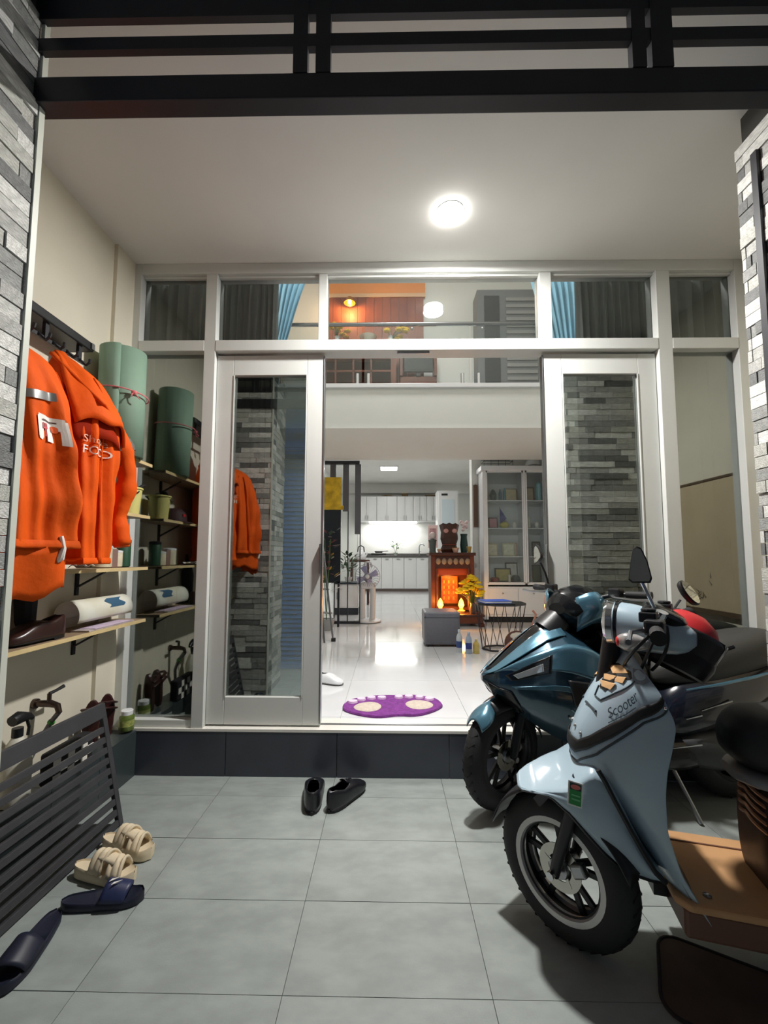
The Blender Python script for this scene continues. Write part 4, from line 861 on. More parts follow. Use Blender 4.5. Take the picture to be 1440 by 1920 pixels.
fpan('headlight_bezel', [(.18, .42), (.50, .36), (.48, .48), (.22, .51)], gb, 0.0055)
fpan('crease_strip', [(.22, .585), (.60, .555), (.62, .585), (.24, .61)], tl, 0.005)
fpan('lower_black', [(.02, .62), (.22, .66), (.34, .84), (.10, .92)], gb, 0.005)
fpan('side_pocket', [(.58, .52), (.98, .50), (.98, .74), (.62, .66)], MATS['black_plastic'], 0.006)
both2 = [(fsurf(.66, .72, .006), fsurf(.97, .80, .006))]
part('side_crease', MB().tube([fsurf(lerp(.6, .98, k/10), lerp(.68, .82, k/10), .006) for k in range(11)], 0.004, 6), tl, B, smooth=True)
part('side_screw', MB().ball(tuple(fsurf(.60, .72, .006)), .007, 8, 5), MATS['chrome'], B, smooth=True)
part('radiator_grille', MB().box((-.50, .19, .62), (.12, .02, .12)), MATS['black_plastic'], B)
for k in range(4): part('grille_bar', MB().bar((-.45, .202, .585+.022*k), (-.55, .202, .60+.022*k), .01, .006), M('dull_steel', (96, 96, 92), 0.4, metal=0.7), B)
# handlebar cowl (turned with the steering)
MH = Matrix.Translation((-.02, 0, 0)) @ RZ(SB-6, -.42)
hs = [(-.30, .99, .03, .05), (-.33, .99, .08, .10), (-.39, .98, .12, .14), (-.47, .965, .145, .17), (-.56, .94, .14, .175), (-.65, .91, .115, .16), (-.73, .885, .08, .13), (-.78, .875, .02, .06)]
part('handlebar_cowl', sloft(hs, 1.7, 16).tf(MH), gb, B, smooth=18)
for sy in (-1, 1):
    part('cowl_wing', MB().grid(lambda u, v: Vector((lerp(-.34, -.47, v), sy*(0.055+0.115*math.sin(min(1, v*1.2+.2)*PI*.5)*(1-.25*abs(2*u-1)**2)), 1.05-0.17*u*(1-.2*v)+0.03*math.sin(PI*v))), 6, 14).tf(MH), tl, B, smooth=40, solid=0.006)
    part('cowl_lower_wing', MB().grid(lambda u, v: Vector((lerp(-.47, -.72, v), sy*(0.182-0.035*v), .905-0.055*u*(1-.5*v)-0.02*v)), 5, 10).tf(MH), tl, B, smooth=40, solid=0.006)
    part('visor_strip', MB().tube([(-.47, sy*.165, 1.035), (-.54, sy*.165, 1.00), (-.58, sy*.175, .955)], [.003, .007, .003], 6).tf(MH), MATS['steel'], B, smooth=True)
    part('handlebar', MB().tube([(-.47, sy*.10, 1.04), (-.50, sy*.18, 1.065), (-.52, sy*.24, 1.07)], .011, 10).tf(MH), MATS['black_plastic'], B, smooth=True)
    part('grip', MB().tube([(-.518, sy*.235, 1.07), (-.54, sy*.345, 1.072)], [.017, .019], 14).tf(MH), MATS['rubber'], B, smooth=True)
    part('brake_lever', MB().tube([(-.475, sy*.19, 1.06), (-.45, sy*.22, 1.055), (-.45, sy*.30, 1.052), (-.465, sy*.37, 1.055)], [.010, .007, .006, .008], 8).tf(MH), MATS['steel'], B, smooth=True)
    part('switch_box', MB().box((-.50, sy*.195, 1.075), (.05, .06, .05)).tf(MH), MATS['black_plastic'], B, bevel=.008)
    if sy < 0:
        part('mirror_stalk', MB().tube([(-.50, sy*.21, 1.09), (-.49, sy*.225, 1.16), (-.475, sy*.245, 1.22)], .006, 8).tf(MH), MATS['black_plastic'], B, smooth=True)
        pr = [(-.9, -.75), (-.55, -1), (.75, -.95), (.95, -.6), (.80, .35), (.45, 1.0), (.1, 1.05), (-.25, .75)]
        m4 = MH @ Matrix.Translation((-.47, sy*.26, 1.27)) @ Matrix.Rotation(math.radians(65), 4, 'Z') @ Matrix.Rotation(-0.5, 4, 'Y')
        h = part('mirror', MB().loft([[Vector((p[0]*.06*q, d, p[1]*.05*q)) for p in pr] for d, q in ((.016, .5), (.008, .9), (0, 1), (-.010, 1.0))]).tf(m4), MATS['black_plastic'], B, smooth=50)
        part('mirror_glass', MB().add([m4 @ Vector((p[0]*.053, -.0105, p[1]*.044)) for p in pr], [tuple(range(len(pr)))]), mg, h)
part('steering_neck', MB().tube([(-.30, 0, .86), (-.40, 0, .97)], [.09, .06], 14), MATS['black_plastic'], B, smooth=True)
part('inner_shield', sloft([(-.78, .50, .10, .15), (-.72, .58, .24, .17), (-.62, .62, .28, .175), (-.52, .64, .26, .16)], 3), MATS['black_plastic'], B, smooth=60)
part('floorboard', MB().prism([(-.60, -.17), (-1.0, -.17), (-1.0, .17), (-.60, .17)], .25, .32, lambda a, b, c: (a, b, c)), MATS['black_plastic'], B, bevel=.02)
part('belly_pan', sloft([(-1.2, .30, .06, .10), (-1.0, .28, .09, .17), (-.7, .28, .09, .18), (-.5, .30, .07, .16), (-.42, .31, .03, .1)], 3), gb, B, smooth=60)
part('tail_body', sloft([(-1.64, .68, .03, .03), (-1.55, .64, .08, .10), (-1.35, .58, .13, .15), (-1.1, .52, .16, .165), (-.95, .48, .16, .16), (-.86, .44, .12, .12), (-.82, .42, .05, .06)], 2.6), M('tail_navy', (22, 27, 40), 0.2, coat=0.6), B, smooth=60)
part('tail_strip', MB().tube([(-.93, .158, .60), (-1.1, .168, .625), (-1.3, .158, .655), (-1.55, .115, .69)], [.004, .008, .008, .004], 8), tl, B, smooth=True)
for a, b in (((-1.0, .165, .50), (-1.16, .17, .545)), ((-.92, .16, .46), (-1.0, .165, .478)), ((-.80, .175, .33), (-.98, .178, .345))):
    part('chrome_trim', MB().tube([a, b], [.002, .004], 6), MATS['chrome'], B, smooth=True)
part('seat', sloft([(-1.62, .79, .05, .08), (-1.5, .785, .09, .13), (-1.3, .745, .11, .145), (-1.1, .70, .115, .15), (-.95, .68, .09, .12), (-.86, .65, .05, .07), (-.83, .63, .01, .02)], 2.8), M('seat_grey', (62, 62, 60), 0.62, bump=0.06, scale=50), B, smooth=60)
wheel(B, 'rear_wheel', -1.28, 0.262, 0.11, 0, 0.178, MATS['rim_black'], 5, disc=False)
part('side_stand', MB().tube([(-.85, .13, .24), (-.90, .19, .08), (-.92, .22, .009)], .010, 8), MATS['steel'], B, smooth=True)
part('engine_case', sloft([(-1.38, .26, .08, .06), (-1.25, .28, .10, .08), (-1.0, .30, .09, .08), (-.9, .30, .05, .06)], 2.6).tf(Matrix.Translation((0, .10, 0))), M('engine_grey', (70, 72, 74), 0.45, metal=0.5), B, smooth=60)
# red helmet hanging on the near scooter's handlebar
t = thing('helmet', 'red and black open helmet hanging on the near scooter handlebar', 'helmet', (0.985, 1.50, 0.95))
hm = Matrix.Rotation(0.5, 4, 'Y')
part('shell', MB().lathe([(0.001, .125), (.04, .12), (.08, .095), (.105, .055), (.112, .01), (.10, .01), (.075, .085), (.001, .115)], n=28).tf(hm), MATS['red'], t, smooth=True)
part('lower_shell', MB().lathe([(.113, .015), (.118, -.03), (.108, -.075), (.095, -.08), (.098, .01)], n=28, closed=True).tf(hm), M('helmet_black', (26, 24, 26), 0.35), t, smooth=True)
part('visor', MB().grid(lambda u, v: Vector((.122*math.cos(-2.6+1.9*u)*(1-.1*v), .122*math.sin(-2.6+1.9*u)*(1-.1*v), .06-.11*v)), 16, 8).tf(hm), M('visor_smoke', (58, 56, 54), 0.12), t, smooth=True, solid=.003)
part('edge_trim', MB().lathe([(.1135, .02), (.1165, .016), (.1135, .010)], n=28, closed=True).tf(hm), MATS['chrome'], t, smooth=True)
part('strap', MB().tube([(.09, .02, -.04), (.14, .01, -.02), (.19, 0, .0)], .007, 6), MATS['black_plastic'], t, smooth=True)
# brown mat in the shadow under the near scooter
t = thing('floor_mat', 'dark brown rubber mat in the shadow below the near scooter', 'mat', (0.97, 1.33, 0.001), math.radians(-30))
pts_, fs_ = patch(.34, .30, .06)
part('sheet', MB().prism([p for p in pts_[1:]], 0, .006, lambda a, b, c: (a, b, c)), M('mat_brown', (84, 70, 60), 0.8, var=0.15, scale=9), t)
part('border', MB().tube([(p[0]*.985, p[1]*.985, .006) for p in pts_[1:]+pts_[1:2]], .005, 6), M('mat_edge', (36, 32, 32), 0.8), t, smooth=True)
# ================================================================ inside the house
# dark curtains behind the glass
cg = M('curtain_grey', (140, 147, 146), 0.85, var=0.08, scale=6)
def curtain(label, x0, x1, y, z0, z1, waves, mat, amp=0.03, name='curtain', gather=None, seed=1, group=None, rings=True):
    t = thing(name, label, 'curtain', ((x0+x1)/2, y, z0), group=group); rr = random.Random(seed); ph = rr.uniform(0, 6)
    def fn(u, v):
        x = lerp(x0, x1, u+0.012*math.sin(u*waves*1.7+ph)); z = lerp(z1, z0, v)
        if gather:
            g = gather(v); x = lerp(g[0], g[1], u)
        a = amp*(0.35+0.65*min(1, v*5)); yy = y+a*math.sin(u*waves*2*PI+ph)+a*0.4*math.sin(u*waves*3.7*PI+2*ph+v*2)
        dip = 0.035*abs(math.sin(u*waves*PI*0.5+ph))*(1-min(1, v*9))
        return Vector((x, yy, z-dip))
    part('drape', MB().grid(fn, int(waves*9), 22), mat, t, smooth=60, world=True)
    if rings:
        n = max(3, int(waves*0.8))
        for k in range(n): part('curtain_hook', MB().bb(lerp(x0, x1, (k+.5)/n)-.008, lerp(x0, x1, (k+.5)/n)+.008, y-.012, y+.012, z1-.03, z1+.015), MATS['white_gloss'], t, world=True)
    part('track', MB().bb(-1.62 if 'left end' in label else x0-.01, 2.55 if 'right end' in label else x1+.01, y-.012, y+.012, z1+.012, z1+.03), MATS['white_gloss'], t, world=True)
    return t
GC = 'dark grey curtains behind the glass front'
curtain('dark grey curtain behind the left fixed pane by the shelves', -1.61, -1.17, 2.735, 0.27, 3.13, 6, cg, 0.036, seed=2, group=GC)
curtain('dark grey curtain in narrow folds behind the left door leaf', -1.155, -0.745, 2.735, 0.27, 3.13, 10, cg, 0.03, seed=3, group=GC)
curtain('dark grey curtain in folds behind the right door leaf', 1.235, 1.76, 2.735, 0.27, 3.13, 10, cg, 0.03, seed=4, group=GC)
curtain('dark grey curtain behind the rightmost fixed pane', 1.785, 2.30, 2.735, 0.27, 3.13, 6, cg, 0.036, seed=5, group=GC)
cb = M('curtain_blue', (150, 200, 222), 0.8, var=0.1, scale=5)
curtain('light blue tied curtain at the left end of the mezzanine', -1.42, -0.88, 4.70, 3.30, 4.60, 7, cb, 0.025, seed=6, gather=lambda v: (-1.40, lerp(-0.88, -1.24, min(1, v*1.1)**0.8)))
curtain('light blue tied curtain at the right end of the mezzanine', 1.56, 2.14, 4.70, 3.30, 4.60, 7, cb, 0.025, seed=7, gather=lambda v: (lerp(1.56, 1.86, min(1, v*1.1)**0.8), 2.14))
# ---------------------------------------------------------------- mezzanine
t = thing('altar_lamp', 'warm orange lamp above the mezzanine altar', 'lamp', (-0.6, 6.2, 5.1))
part('shade', MB().lathe([(.03, .10), (.09, 0), (.085, 0), (.025, .095)], n=18), M('lamp_brass', (190, 140, 60), 0.3, metal=0.8), t, smooth=True)
part('bulb', MB().ball((0, 0, .02), .03, 12, 8), M('bulb_warm', (255, 190, 110), 0.4, emit=12.0), t, smooth=True)
part('bracket', MB().tube([(0, 0, .10), (0, .05, .14), (0, .145, .14)], .008, 6), MATS['lamp_brass'], t)
_l = bpy.data.lights.new('altar_lamp_light', 'POINT'); _l.energy = 16; _l.color = (1, .55, .2); _l.shadow_soft_size = .05
_o = bpy.data.objects.new('altar_lamp_light', _l); link(_o, t); _o.location = (0, -.06, -.04)
t = thing('glass_balustrade', 'clear glass balustrade with steel rail on the mezzanine edge', 'balustrade', (0.29, 4.86, 3.25))
for a, b in ((-1.6, -0.32), (-0.29, 0.94), (0.97, 2.5)): part('glass_panel', MB().bb(a, b, 4.855, 4.867, 3.30, 3.98), MATS['pane_thin'], t, world=True)
part('handrail', MB().tube([(-1.6, 4.861, 4.005), (2.5, 4.861, 4.005)], .022, 12), MATS['steel'], t, smooth=True, world=True)
for x in (-0.37, -0.24, 0.86, 1.05, -1.3, 1.9):
    part('spigot', MB().lathe([(.03, 0), (.03, .01), (.02, .012), (.02, .15), (.001, .152)], (x, 4.861, 3.25), 16), MATS['chrome'], t, smooth=True, world=True)
for x in (0.27, 1.1): part('clamp', MB().ball((x, 4.861, 3.95), .018, 10, 6), MATS['chrome'], t, smooth=True, world=True)
t = thing('wood_panelling', 'reddish wooden plank panelling on the mezzanine back wall', 'panelling', (-0.2, 6.36, 3.25))
for k in range(12): part('plank', MB().bb(-1.0+.128*k, -1.0+.128*k+.124, 6.345, 6.375, 3.26, 5.28), M('plank_red', (150, 84, 58), 0.5, col2=(122, 62, 44), scale=3), t, world=True)
part('lintel', MB().bb(-1.02, .56, 6.33, 6.375, 5.28, 5.34), M('lintel_pale', (220, 180, 140), 0.5), t, world=True)
part('orange_lit_board', MB().bb(-1.02, .56, 6.345, 6.375, 5.34, 5.80), M('orange_lit_board', (232, 150, 80), 0.5), t, world=True)  # orange lamplight on the upper wall is put into this colour
t = thing('altar_table', 'carved red wooden altar table on the mezzanine', 'altar', (-0.45, 6.0, 3.245))
part('top', MB().bb(-1.02, .10, 5.75, 6.32, 4.20, 4.26), MATS['wood_red'], t, world=True, bevel=.008)
for x in (-.98, .06):
    for y in (5.79, 6.28): part('leg', MB().bb(x-.035, x+.035, y-.035, y+.035, 3.246, 4.2), MATS['wood_red'], t, world=True)
part('apron', MB().bb(-.95, .03, 5.77, 5.79, 4.02, 4.2), MATS['wood_red'], t, world=True)
for x in (-.75, -.5, -.25): part('lattice_bar', MB().bb(x-.012, x+.012, 5.78, 5.80, 3.3, 4.02), MATS['wood_red'], t, world=True)
for z in (3.45, 3.65, 3.85): part('lattice_bar', MB().bb(-.95, .03, 5.78, 5.80, z-.012, z+.012), MATS['wood_red'], t, world=True)
part('back_panel', MB().bb(-.98, .06, 6.25, 6.27, 3.3, 4.2), MATS['wood_dark'], t, world=True)
def bouquet(name, label, loc, h, r, nb, rad, mat, stem_h, seed, vase=(200, 205, 205), sp=0.0):
    t = thing(name, label, 'flowers', loc); rr = random.Random(seed)
    part('vase', MB().lathe([(.001, 0), (r*.8, 0), (r, h*.4), (r*.6, h*.8), (r*.8, h)], n=16), M('vase%d' % seed, vase, 0.2), t, smooth=True)
    for k in range(nb):
        a = rr.uniform(0, 6.28); d = rad*math.sqrt(rr.random()); x, y = d*math.cos(a)+sp, d*math.sin(a)*.7; z = stem_h*(1-.5*(d/rad)**2)+rr.uniform(-.02, .02)
        b = MB()
        q = rad*.30
        for m in range(9):
            c = 2*PI*m/9; b.ball((x+q*.6*math.cos(c), y+q*.6*math.sin(c), z), (q*.42, q*.42, q*.3), 6, 4)
        b.ball((x, y, z+q*.15), (q*.5, q*.5, q*.4), 8, 5)
        part('bloom', b, mat, t, smooth=True)
        part('stem', MB().tube([(0, 0, h*.7), (x*.5, y*.5, lerp(h, z, .6)), (x, y, z)], .004, 5), M('stem_green', (62, 92, 40), 0.7), t)
    return t
yl = M('petal_yellow', (248, 206, 22), 0.6, var=0.08)
bouquet('flower_vase', 'yellow orchids in a vase at the left end of the mezzanine altar', (-0.74, 5.85, 4.261), .12, .05, 12, .17, yl, .30, 21)
bouquet('flower_vase', 'yellow orchids in a vase at the right end of the mezzanine altar', (0.02, 5.85, 4.261), .12, .05, 12, .17, yl, .30, 22, sp=.08)
t = thing('crystal_bowl', 'cut crystal bowl between the orchids on the mezzanine altar', 'bowl', (-0.30, 5.85, 4.261))
part('bowl', MB().lathe([(.001, .03), (.04, .03), (.12, .12), (.125, .12), (.05, .02), (.001, .02)], n=18), M('crystal', (236, 226, 206), 0.08, spec=0.9), t, smooth=30)
part('foot', MB().lathe([(.001, 0), (.05, 0), (.02, .02)], n=18), MATS['crystal'], t, smooth=True)
t = thing('television', 'small black television in a wooden stand on the mezzanine', 'television', (0.42, 6.1, 3.245))
part('stand', MB().bb(.16, .70, 6.08, 6.30, 3.246, 3.90), MATS['wood_red'], t, world=True, bevel=.01)
part('screen_frame', MB().bb(.22, .64, 6.04, 6.075, 3.95, 4.28), MATS['black_plastic'], t, world=True, bevel=.006)
part('screen', MB().bb(.245, .615, 6.036, 6.041, 3.98, 4.255), M('screen_dark', (54, 62, 62), 0.15), t, world=True)
part('neck', MB().bb(.40, .46, 6.06, 6.12, 3.90, 3.96), MATS['black_plastic'], t, world=True)
part('stand_post', MB().bb(.16, .20, 6.05, 6.30, 3.90, 4.36).bb(.66, .70, 6.05, 6.30, 3.90, 4.36).bb(.16, .70, 6.05, 6.30, 4.36, 4.40), MATS['wood_red'], t, world=True)
t = thing('louvred_wardrobe', 'grey louvred wardrobe at the right of the mezzanine', 'wardrobe', (1.75, 6.2, 3.245))
part('carcass', MB().bb(1.3, 2.18, 6.05, 6.36, 3.246, 5.2), M('ward_grey', (120, 122, 124), 0.6), t, world=True)
for k in range(18): part('louvre', MB().bb(1.72, 2.16, 6.035, 6.05, 3.32+.1*k, 3.37+.1*k), M('ward_louvre', (150, 150, 148), 0.6), t, world=True)
part('dark_door', MB().bb(1.40, 1.62, 6.035, 6.05, 3.3, 5.1), M('ward_dark', (62, 64, 68), 0.4), t, world=True)
# ---------------------------------------------------------------- partition, gold wall hanging, ladder
t = thing('slat_partition', 'dark upright slats with white inner faces screening the stairs', 'partition', (-0.75, 6.5, ZF))
part('top_bar', MB().bb(-1.05, -.45, 6.46, 6.54, 2.68, 2.73), MATS['black_steel'], t, world=True)
for x in (-0.86, -0.66, -0.475):
    part('slat', MB().bb(x-.045, x+.045, 6.48, 6.52, 1.95 if x < -.6 else 1.6, 2.68), M('slat_grey', (98, 98, 104), 0.5), t, world=True)
    part('post', MB().bb(x+.03, x+.045, 6.485, 6.515, ZF, 2.0), MATS['black_steel'], t, world=True)
part('base_bar', MB().bb(-1.05, -.44, 6.48, 6.52, ZF, ZF+.04), MATS['black_steel'], t, world=True)
t = thing('altar_screen', 'black lacquer panel with gold trim beside the partition', 'panel', (-0.86, 6.2, ZF))
part('post', MB().bb(-1.03, -1.0, 6.19, 6.22, ZF, .9), MATS['black_steel'], t, world=True)
part('post', MB().bb(-.74, -.71, 6.19, 6.22, ZF, .9), MATS['black_steel'], t, world=True)
part('board', MB().bb(-1.05, -.70, 6.19, 6.22, .88, 2.0), M('lacquer', (26, 30, 38), 0.3), t, world=True)
part('gold_panel', MB().bb(-1.03, -.70, 6.18, 6.19, 2.0, 2.42), M('gold', (206, 166, 40), 0.35, metal=0.4, var=0.3, scale=9), t, world=True)
part('gold_trim', MB().bb(-1.05, -.66, 6.178, 6.186, 1.94, 2.0), MATS['gold'], t, world=True)
def plant(name, label, loc, h, spread, n, leaf, mats, pot, seed, potm):
    t = thing(name, label, 'plant', loc); rr = random.Random(seed)
    part('pot', MB().lathe([(.001, 0), (pot*.7, 0), (pot, pot*1.2), (pot*1.1, pot*1.25), (pot*.9, pot*1.25), (pot*.85, pot*1.1), (.001, pot*1.1)], n=18), potm, t, smooth=True)
    for k in range(n):
        a = rr.uniform(0, 6.28); d = spread*math.sqrt(rr.random()); z = pot+h*rr.uniform(.3, 1); p = Vector((d*math.cos(a), d*math.sin(a), z)); dr = Vector((math.cos(a), math.sin(a), rr.uniform(-.2, .9))).normalized(); sd = dr.cross(Vector((0, 0, 1))).normalized()
        L = leaf*rr.uniform(.7, 1.3)
        part('leaf', MB().add([p, p+dr*L*.5+sd*L*.22, p+dr*L, p+dr*L*.5-sd*L*.22], [(0, 1, 2, 3)]), mats[k % len(mats)], t, solid=.0015)
    for k in range(5):
        a = rr.uniform(0, 6.28); part('stem', MB().tube([(0, 0, pot), (spread*.3*math.cos(a), spread*.3*math.sin(a), pot+h*.5), (spread*.6*math.cos(a), spread*.6*math.sin(a), pot+h*.9)], .004, 5), MATS['stem_green'], t)
    return t
g1, g2 = M('leaf_dark', (44, 66, 48), 0.5), M('leaf_mid', (70, 98, 66), 0.5)
plant('flower_stand', 'mixed dried flower arrangement before the lacquer panel', (-0.86, 5.95, ZF), 1.25, .13, 60, .11, [M('fl_gold', (176, 140, 60), 0.6), M('fl_wine', (110, 52, 60), 0.6), g1, M('fl_white', (206, 196, 190), 0.6)], .12, 31, M('pot_grey', (150, 150, 150), 0.5))
t = thing('step_ladder', 'folded aluminium step ladder leaning inside the doorway', 'ladder', (-0.70, 5.2, ZF))
for a, b in (((-.86, 5.25, 1.75), (-.66, 5.15, ZF+.01)), ((-.98, 5.35, 1.75), (-.80, 5.25, ZF+.01)), ((-.90, 5.2, 1.70), (-.74, 5.0, ZF+.01))): part('rail', MB().bar(a, b, .035, .02), MATS['steel'], t, world=True)
for k in range(5): part('rung', MB().bar((lerp(-.86, -.66, k/5), 5.25-.02*k, 1.70-.28*k), (lerp(-.98, -.80, k/5), 5.35-.02*k, 1.70-.28*k), .06, .015), MATS['steel'], t, world=True)
part('foot', MB().box((-.655, 5.145, ZF+.02), (.05, .04, .04)), MATS['rubber'], t, world=True)
shoe('white sneaker just inside the left door leaf', (-0.60, 3.50, ZF+.001), math.radians(-20), 0.26, MATS['white_gloss'], M('sole_grey', (130, 128, 126), 0.6), tie=False)
# small cabinet with plant, and fan
t = thing('side_cabinet', 'small white cabinet with dark top and plinth left of the fan', 'cabinet', (-0.74, 7.7, ZF))
part('body', MB().bb(-.94, -.53, 7.5, 7.9, .37, .78), MATS['white_gloss'], t, world=True, bevel=.005)
part('plinth', MB().bb(-.94, -.53, 7.5, 7.9, ZF, .37), M('plinth_dark', (46, 52, 62), 0.4), t, world=True)
part('top', MB().bb(-.96, -.51, 7.48, 7.92, .78, .81), MATS['plinth_dark'], t, world=True, bevel=.005)
d = part('door', MB().bb(-.92, -.55, 7.485, 7.5, .39, .76), MATS['white_gloss'], t, world=True, bevel=.004)
part('handle', MB().bb(-.905, -.893, 7.47, 7.485, .52, .64).tf(WINV[t.name]), MATS['steel'], d)

plant('potted_plant', 'leafy dark green potted plant on the small white cabinet', (-0.72, 7.65, .811), .42, .13, 80, .12, [g1, g2], .07, 33, MATS['white_gloss'])
t = thing('pedestal_fan', 'white and grey pedestal fan standing on the white floor', 'fan', (-0.33, 6.7, ZF))
wp = M('fan_white', (206, 206, 208), 0.4); fg = M('fan_grey', (150, 148, 162), 0.4)
part('base', MB().lathe([(.001, .0), (.20, 0), (.21, .012), (.205, .03), (.10, .05), (.05, .06), (.001, .06)], n=32), wp, t, smooth=True)
part('base_rim', MB().lathe([(.205, .0), (.214, .006), (.205, .016)], n=32, closed=True), MATS['grey_steel'], t, smooth=True)
for sx in (-1, 1): part('column', MB().tube([(sx*.075, 0, .05), (sx*.085, 0, .40), (sx*.075, 0, .60)], [.045, .045, .05], 14), wp, t, smooth=True)
part('control_box', MB().box((0, -.01, .56), (.20, .12, .10)), wp, t, bevel=.02)
part('motor', MB().lathe([(.001, .10), (.05, .10), (.07, .05), (.07, -.02), (.001, -.03)], (0, .02, .68), 20, 'y'), fg, t, smooth=True)
cgm = MB()
for k in range(28):
    a = 2*PI*k/28
    cgm.tube([(.03*math.cos(a), -.10, .70+.03*math.sin(a)), (.12*math.cos(a), -.095, .70+.12*math.sin(a)), (.19*math.cos(a), -.04, .70+.19*math.sin(a)), (.15*math.cos(a), .03, .70+.15*math.sin(a))], .0025, 4)
part('cage', cgm, fg, t)
part('cage_ring', MB().lathe([(.188, -.045), (.196, -.04), (.188, -.03)], (0, 0, .70), 40, 'y', closed=True), fg, t, smooth=True)
for k in range(4):
    a = 2*PI*k/4+.4
    part('blade', MB().grid(lambda u, v: Vector(((.03+.14*v)*math.cos(a+.9*(u-.5)*(1-.3*v)), -.05+.04*(u-.5), .70+(.03+.14*v)*math.sin(a+.9*(u-.5)*(1-.3*v)))), 6, 5), M('blade_lilac', (176, 172, 206), 0.3), t, smooth=True, solid=.003)
part('hub_cap', MB().ball((0, -.10, .70), (.035, .012, .035), 14, 6), wp, t, smooth=True)
part('carry_handle', MB().tube([(-.06, .04, .84), (-.05, .04, .91), (0, .04, .925), (.05, .04, .91), (.06, .04, .84)], .014, 8), wp, t, smooth=True)
# ottoman, bottles, wire table
t = thing('ottoman', 'grey leather cube ottoman on the white floor', 'ottoman', (0.60, 5.06, ZF))
part('cube', MB().box((0, 0, .195), (.40, .40, .35)), M('grey_leather', (108, 108, 116), 0.35, var=0.04, bump=0.05, scale=30), t, bevel=.03, seg=4)
part('seat_pad', MB().box((0, 0, .355), (.402, .402, .06)), MATS['grey_leather'], t, bevel=.022, seg=4)
part('seam', MB().box((0, 0, .325), (.405, .405, .006)), MATS['plinth_dark'], t, bevel=.002)
for sx in (-1, 1):
    for sy in (-1, 1): part('foot', MB().cyl((sx*.16, sy*.16, 0), (sx*.16, sy*.16, .025), .02, n=10), MATS['black_plastic'], t)
def bottle(label, loc, h, r, c, cl, cc):
    t = thing('bottle', label, 'bottle', loc, group='bottles beside the ottoman')
    part('body', MB().lathe([(.001, 0), (r, 0), (r, h*.62), (r*.85, h*.72), (r*.4, h*.84), (r*.4, h*.9)], n=18), M(label[:14], c, 0.15, spec=0.7), t, smooth=True)
    part('wrapper', MB().lathe([(r*1.02, h*.22), (r*1.02, h*.5)], n=18), M(label[:14]+'w', cl, 0.4), t, smooth=True)
    part('cap', MB().lathe([(r*.45, h*.89), (r*.45, h*.98), (.001, h)], n=14), M(label[:14]+'c', cc, 0.4), t, smooth=True)
bottle('clear water bottle with blue wrapper nearest the ottoman', (0.745, 4.60, ZF), .24, .032, (206, 214, 220), (60, 84, 150), (220, 230, 240))
bottle('blue wrapped water bottle between the clear one and the yellow one', (0.835, 4.55, ZF), .225, .033, (170, 186, 206), (44, 62, 140), (200, 205, 215))
bottle('short yellow bottle beside the wire table', (0.915, 4.56, ZF), .15, .032, (222, 196, 110), (230, 204, 120), (235, 215, 150))
t = thing('wire_table', 'octagonal black side table on a wire frame by the display cabinet', 'side table', (1.22, 4.75, ZF))
def octa(r, z, ph=PI/8): return [(r*math.cos(2*PI*k/8+ph), r*.8*math.sin(2*PI*k/8+ph), z) for k in range(8)]
part('top', MB().loft([octa(.275, .485), octa(.28, .50), octa(.275, .512)]), M('table_black', (26, 27, 30), 0.25), t)
o_, i_ = octa(.20, .012, 0), octa(.27, .485)
part('base_ring', MB().tube(o_+o_[:1], .010, 6), MATS['black_steel'], t)
for k in range(8):
    part('wire', MB().tube([o_[k], i_[k]], .004, 5), MATS['black_steel'], t); part('wire', MB().tube([o_[k], i_[(k-1) % 8]], .004, 5), MATS['black_steel'], t)
t = thing('folder', 'blue plastic folder lying on the wire table', 'folder', (1.15, 4.70, ZF+.513), .15)
part('cover', MB().box((0, 0, .022), (.30, .22, .006)), M('folder_blue', (72, 104, 206), 0.4), t, bevel=.002)
part('papers', MB().box((0, 0, .010), (.29, .21, .016)), MATS['print_white'], t)
part('back_cover', MB().box((0, 0, .002), (.30, .22, .004)), MATS['folder_blue'], t)
t = thing('handbag', 'round brown leather bag beside the wire table', 'bag', (1.30, 4.42, ZF))
part('pouch', MB().ball((0, 0, .13), (.13, .08, .13), 18, 12), M('bag_brown', (84, 50, 40), 0.5, var=0.15), t, smooth=True)
part('flap', MB().ball((0, -.01, .20), (.09, .075, .05), 14, 8), M('bag_cream', (206, 196, 180), 0.6), t, smooth=True)
part('strap', MB().tube([(.10, 0, .18), (.16, 0, .32), (.20, .01, .42), (.17, .02, .46)], .012, 8), M('strap_tan', (190, 130, 110), 0.6), t, smooth=True)
# purple foot-shaped door mat
t = thing('door_mat', 'purple foot-shaped fluffy door mat inside the doorway', 'mat', (0.03, 2.93, ZF+.001), math.radians(8))
pu = M('mat_purple', (128, 58, 140), 0.95, var=0.2, scale=40, bump=0.6, bscale=160); pk = M('mat_cream', (214, 200, 186), 0.95, var=0.08, scale=40, bump=0.5, bscale=160); pp = M('mat_pink', (244, 214, 244), 0.95, bump=0.5, bscale=160)
def outline(n=72):
    o = []
    for k in range(n):
        a = 2*PI*k/n; c, s = math.cos(a), math.sin(a)
        x = .335*math.copysign(abs(c)**.85, c); y = .20*math.copysign(abs(s)**.75, s)
        if s > 0: y += .016*abs(math.sin(4.5*(a)))-.012*(abs(c)**2)
        else: y *= (1-.45*abs(c)**2.2) ; y += .03*math.exp(-(c/.18)**2)
        o.append((x, y))
    return o
oo = outline()
part('base', MB().loft([[(x*q, y*q, z) for x, y in oo] for q, z in ((.985, 0), (1, .008), (.985, .016), (.90, .018))]), pu, t, smooth=50)
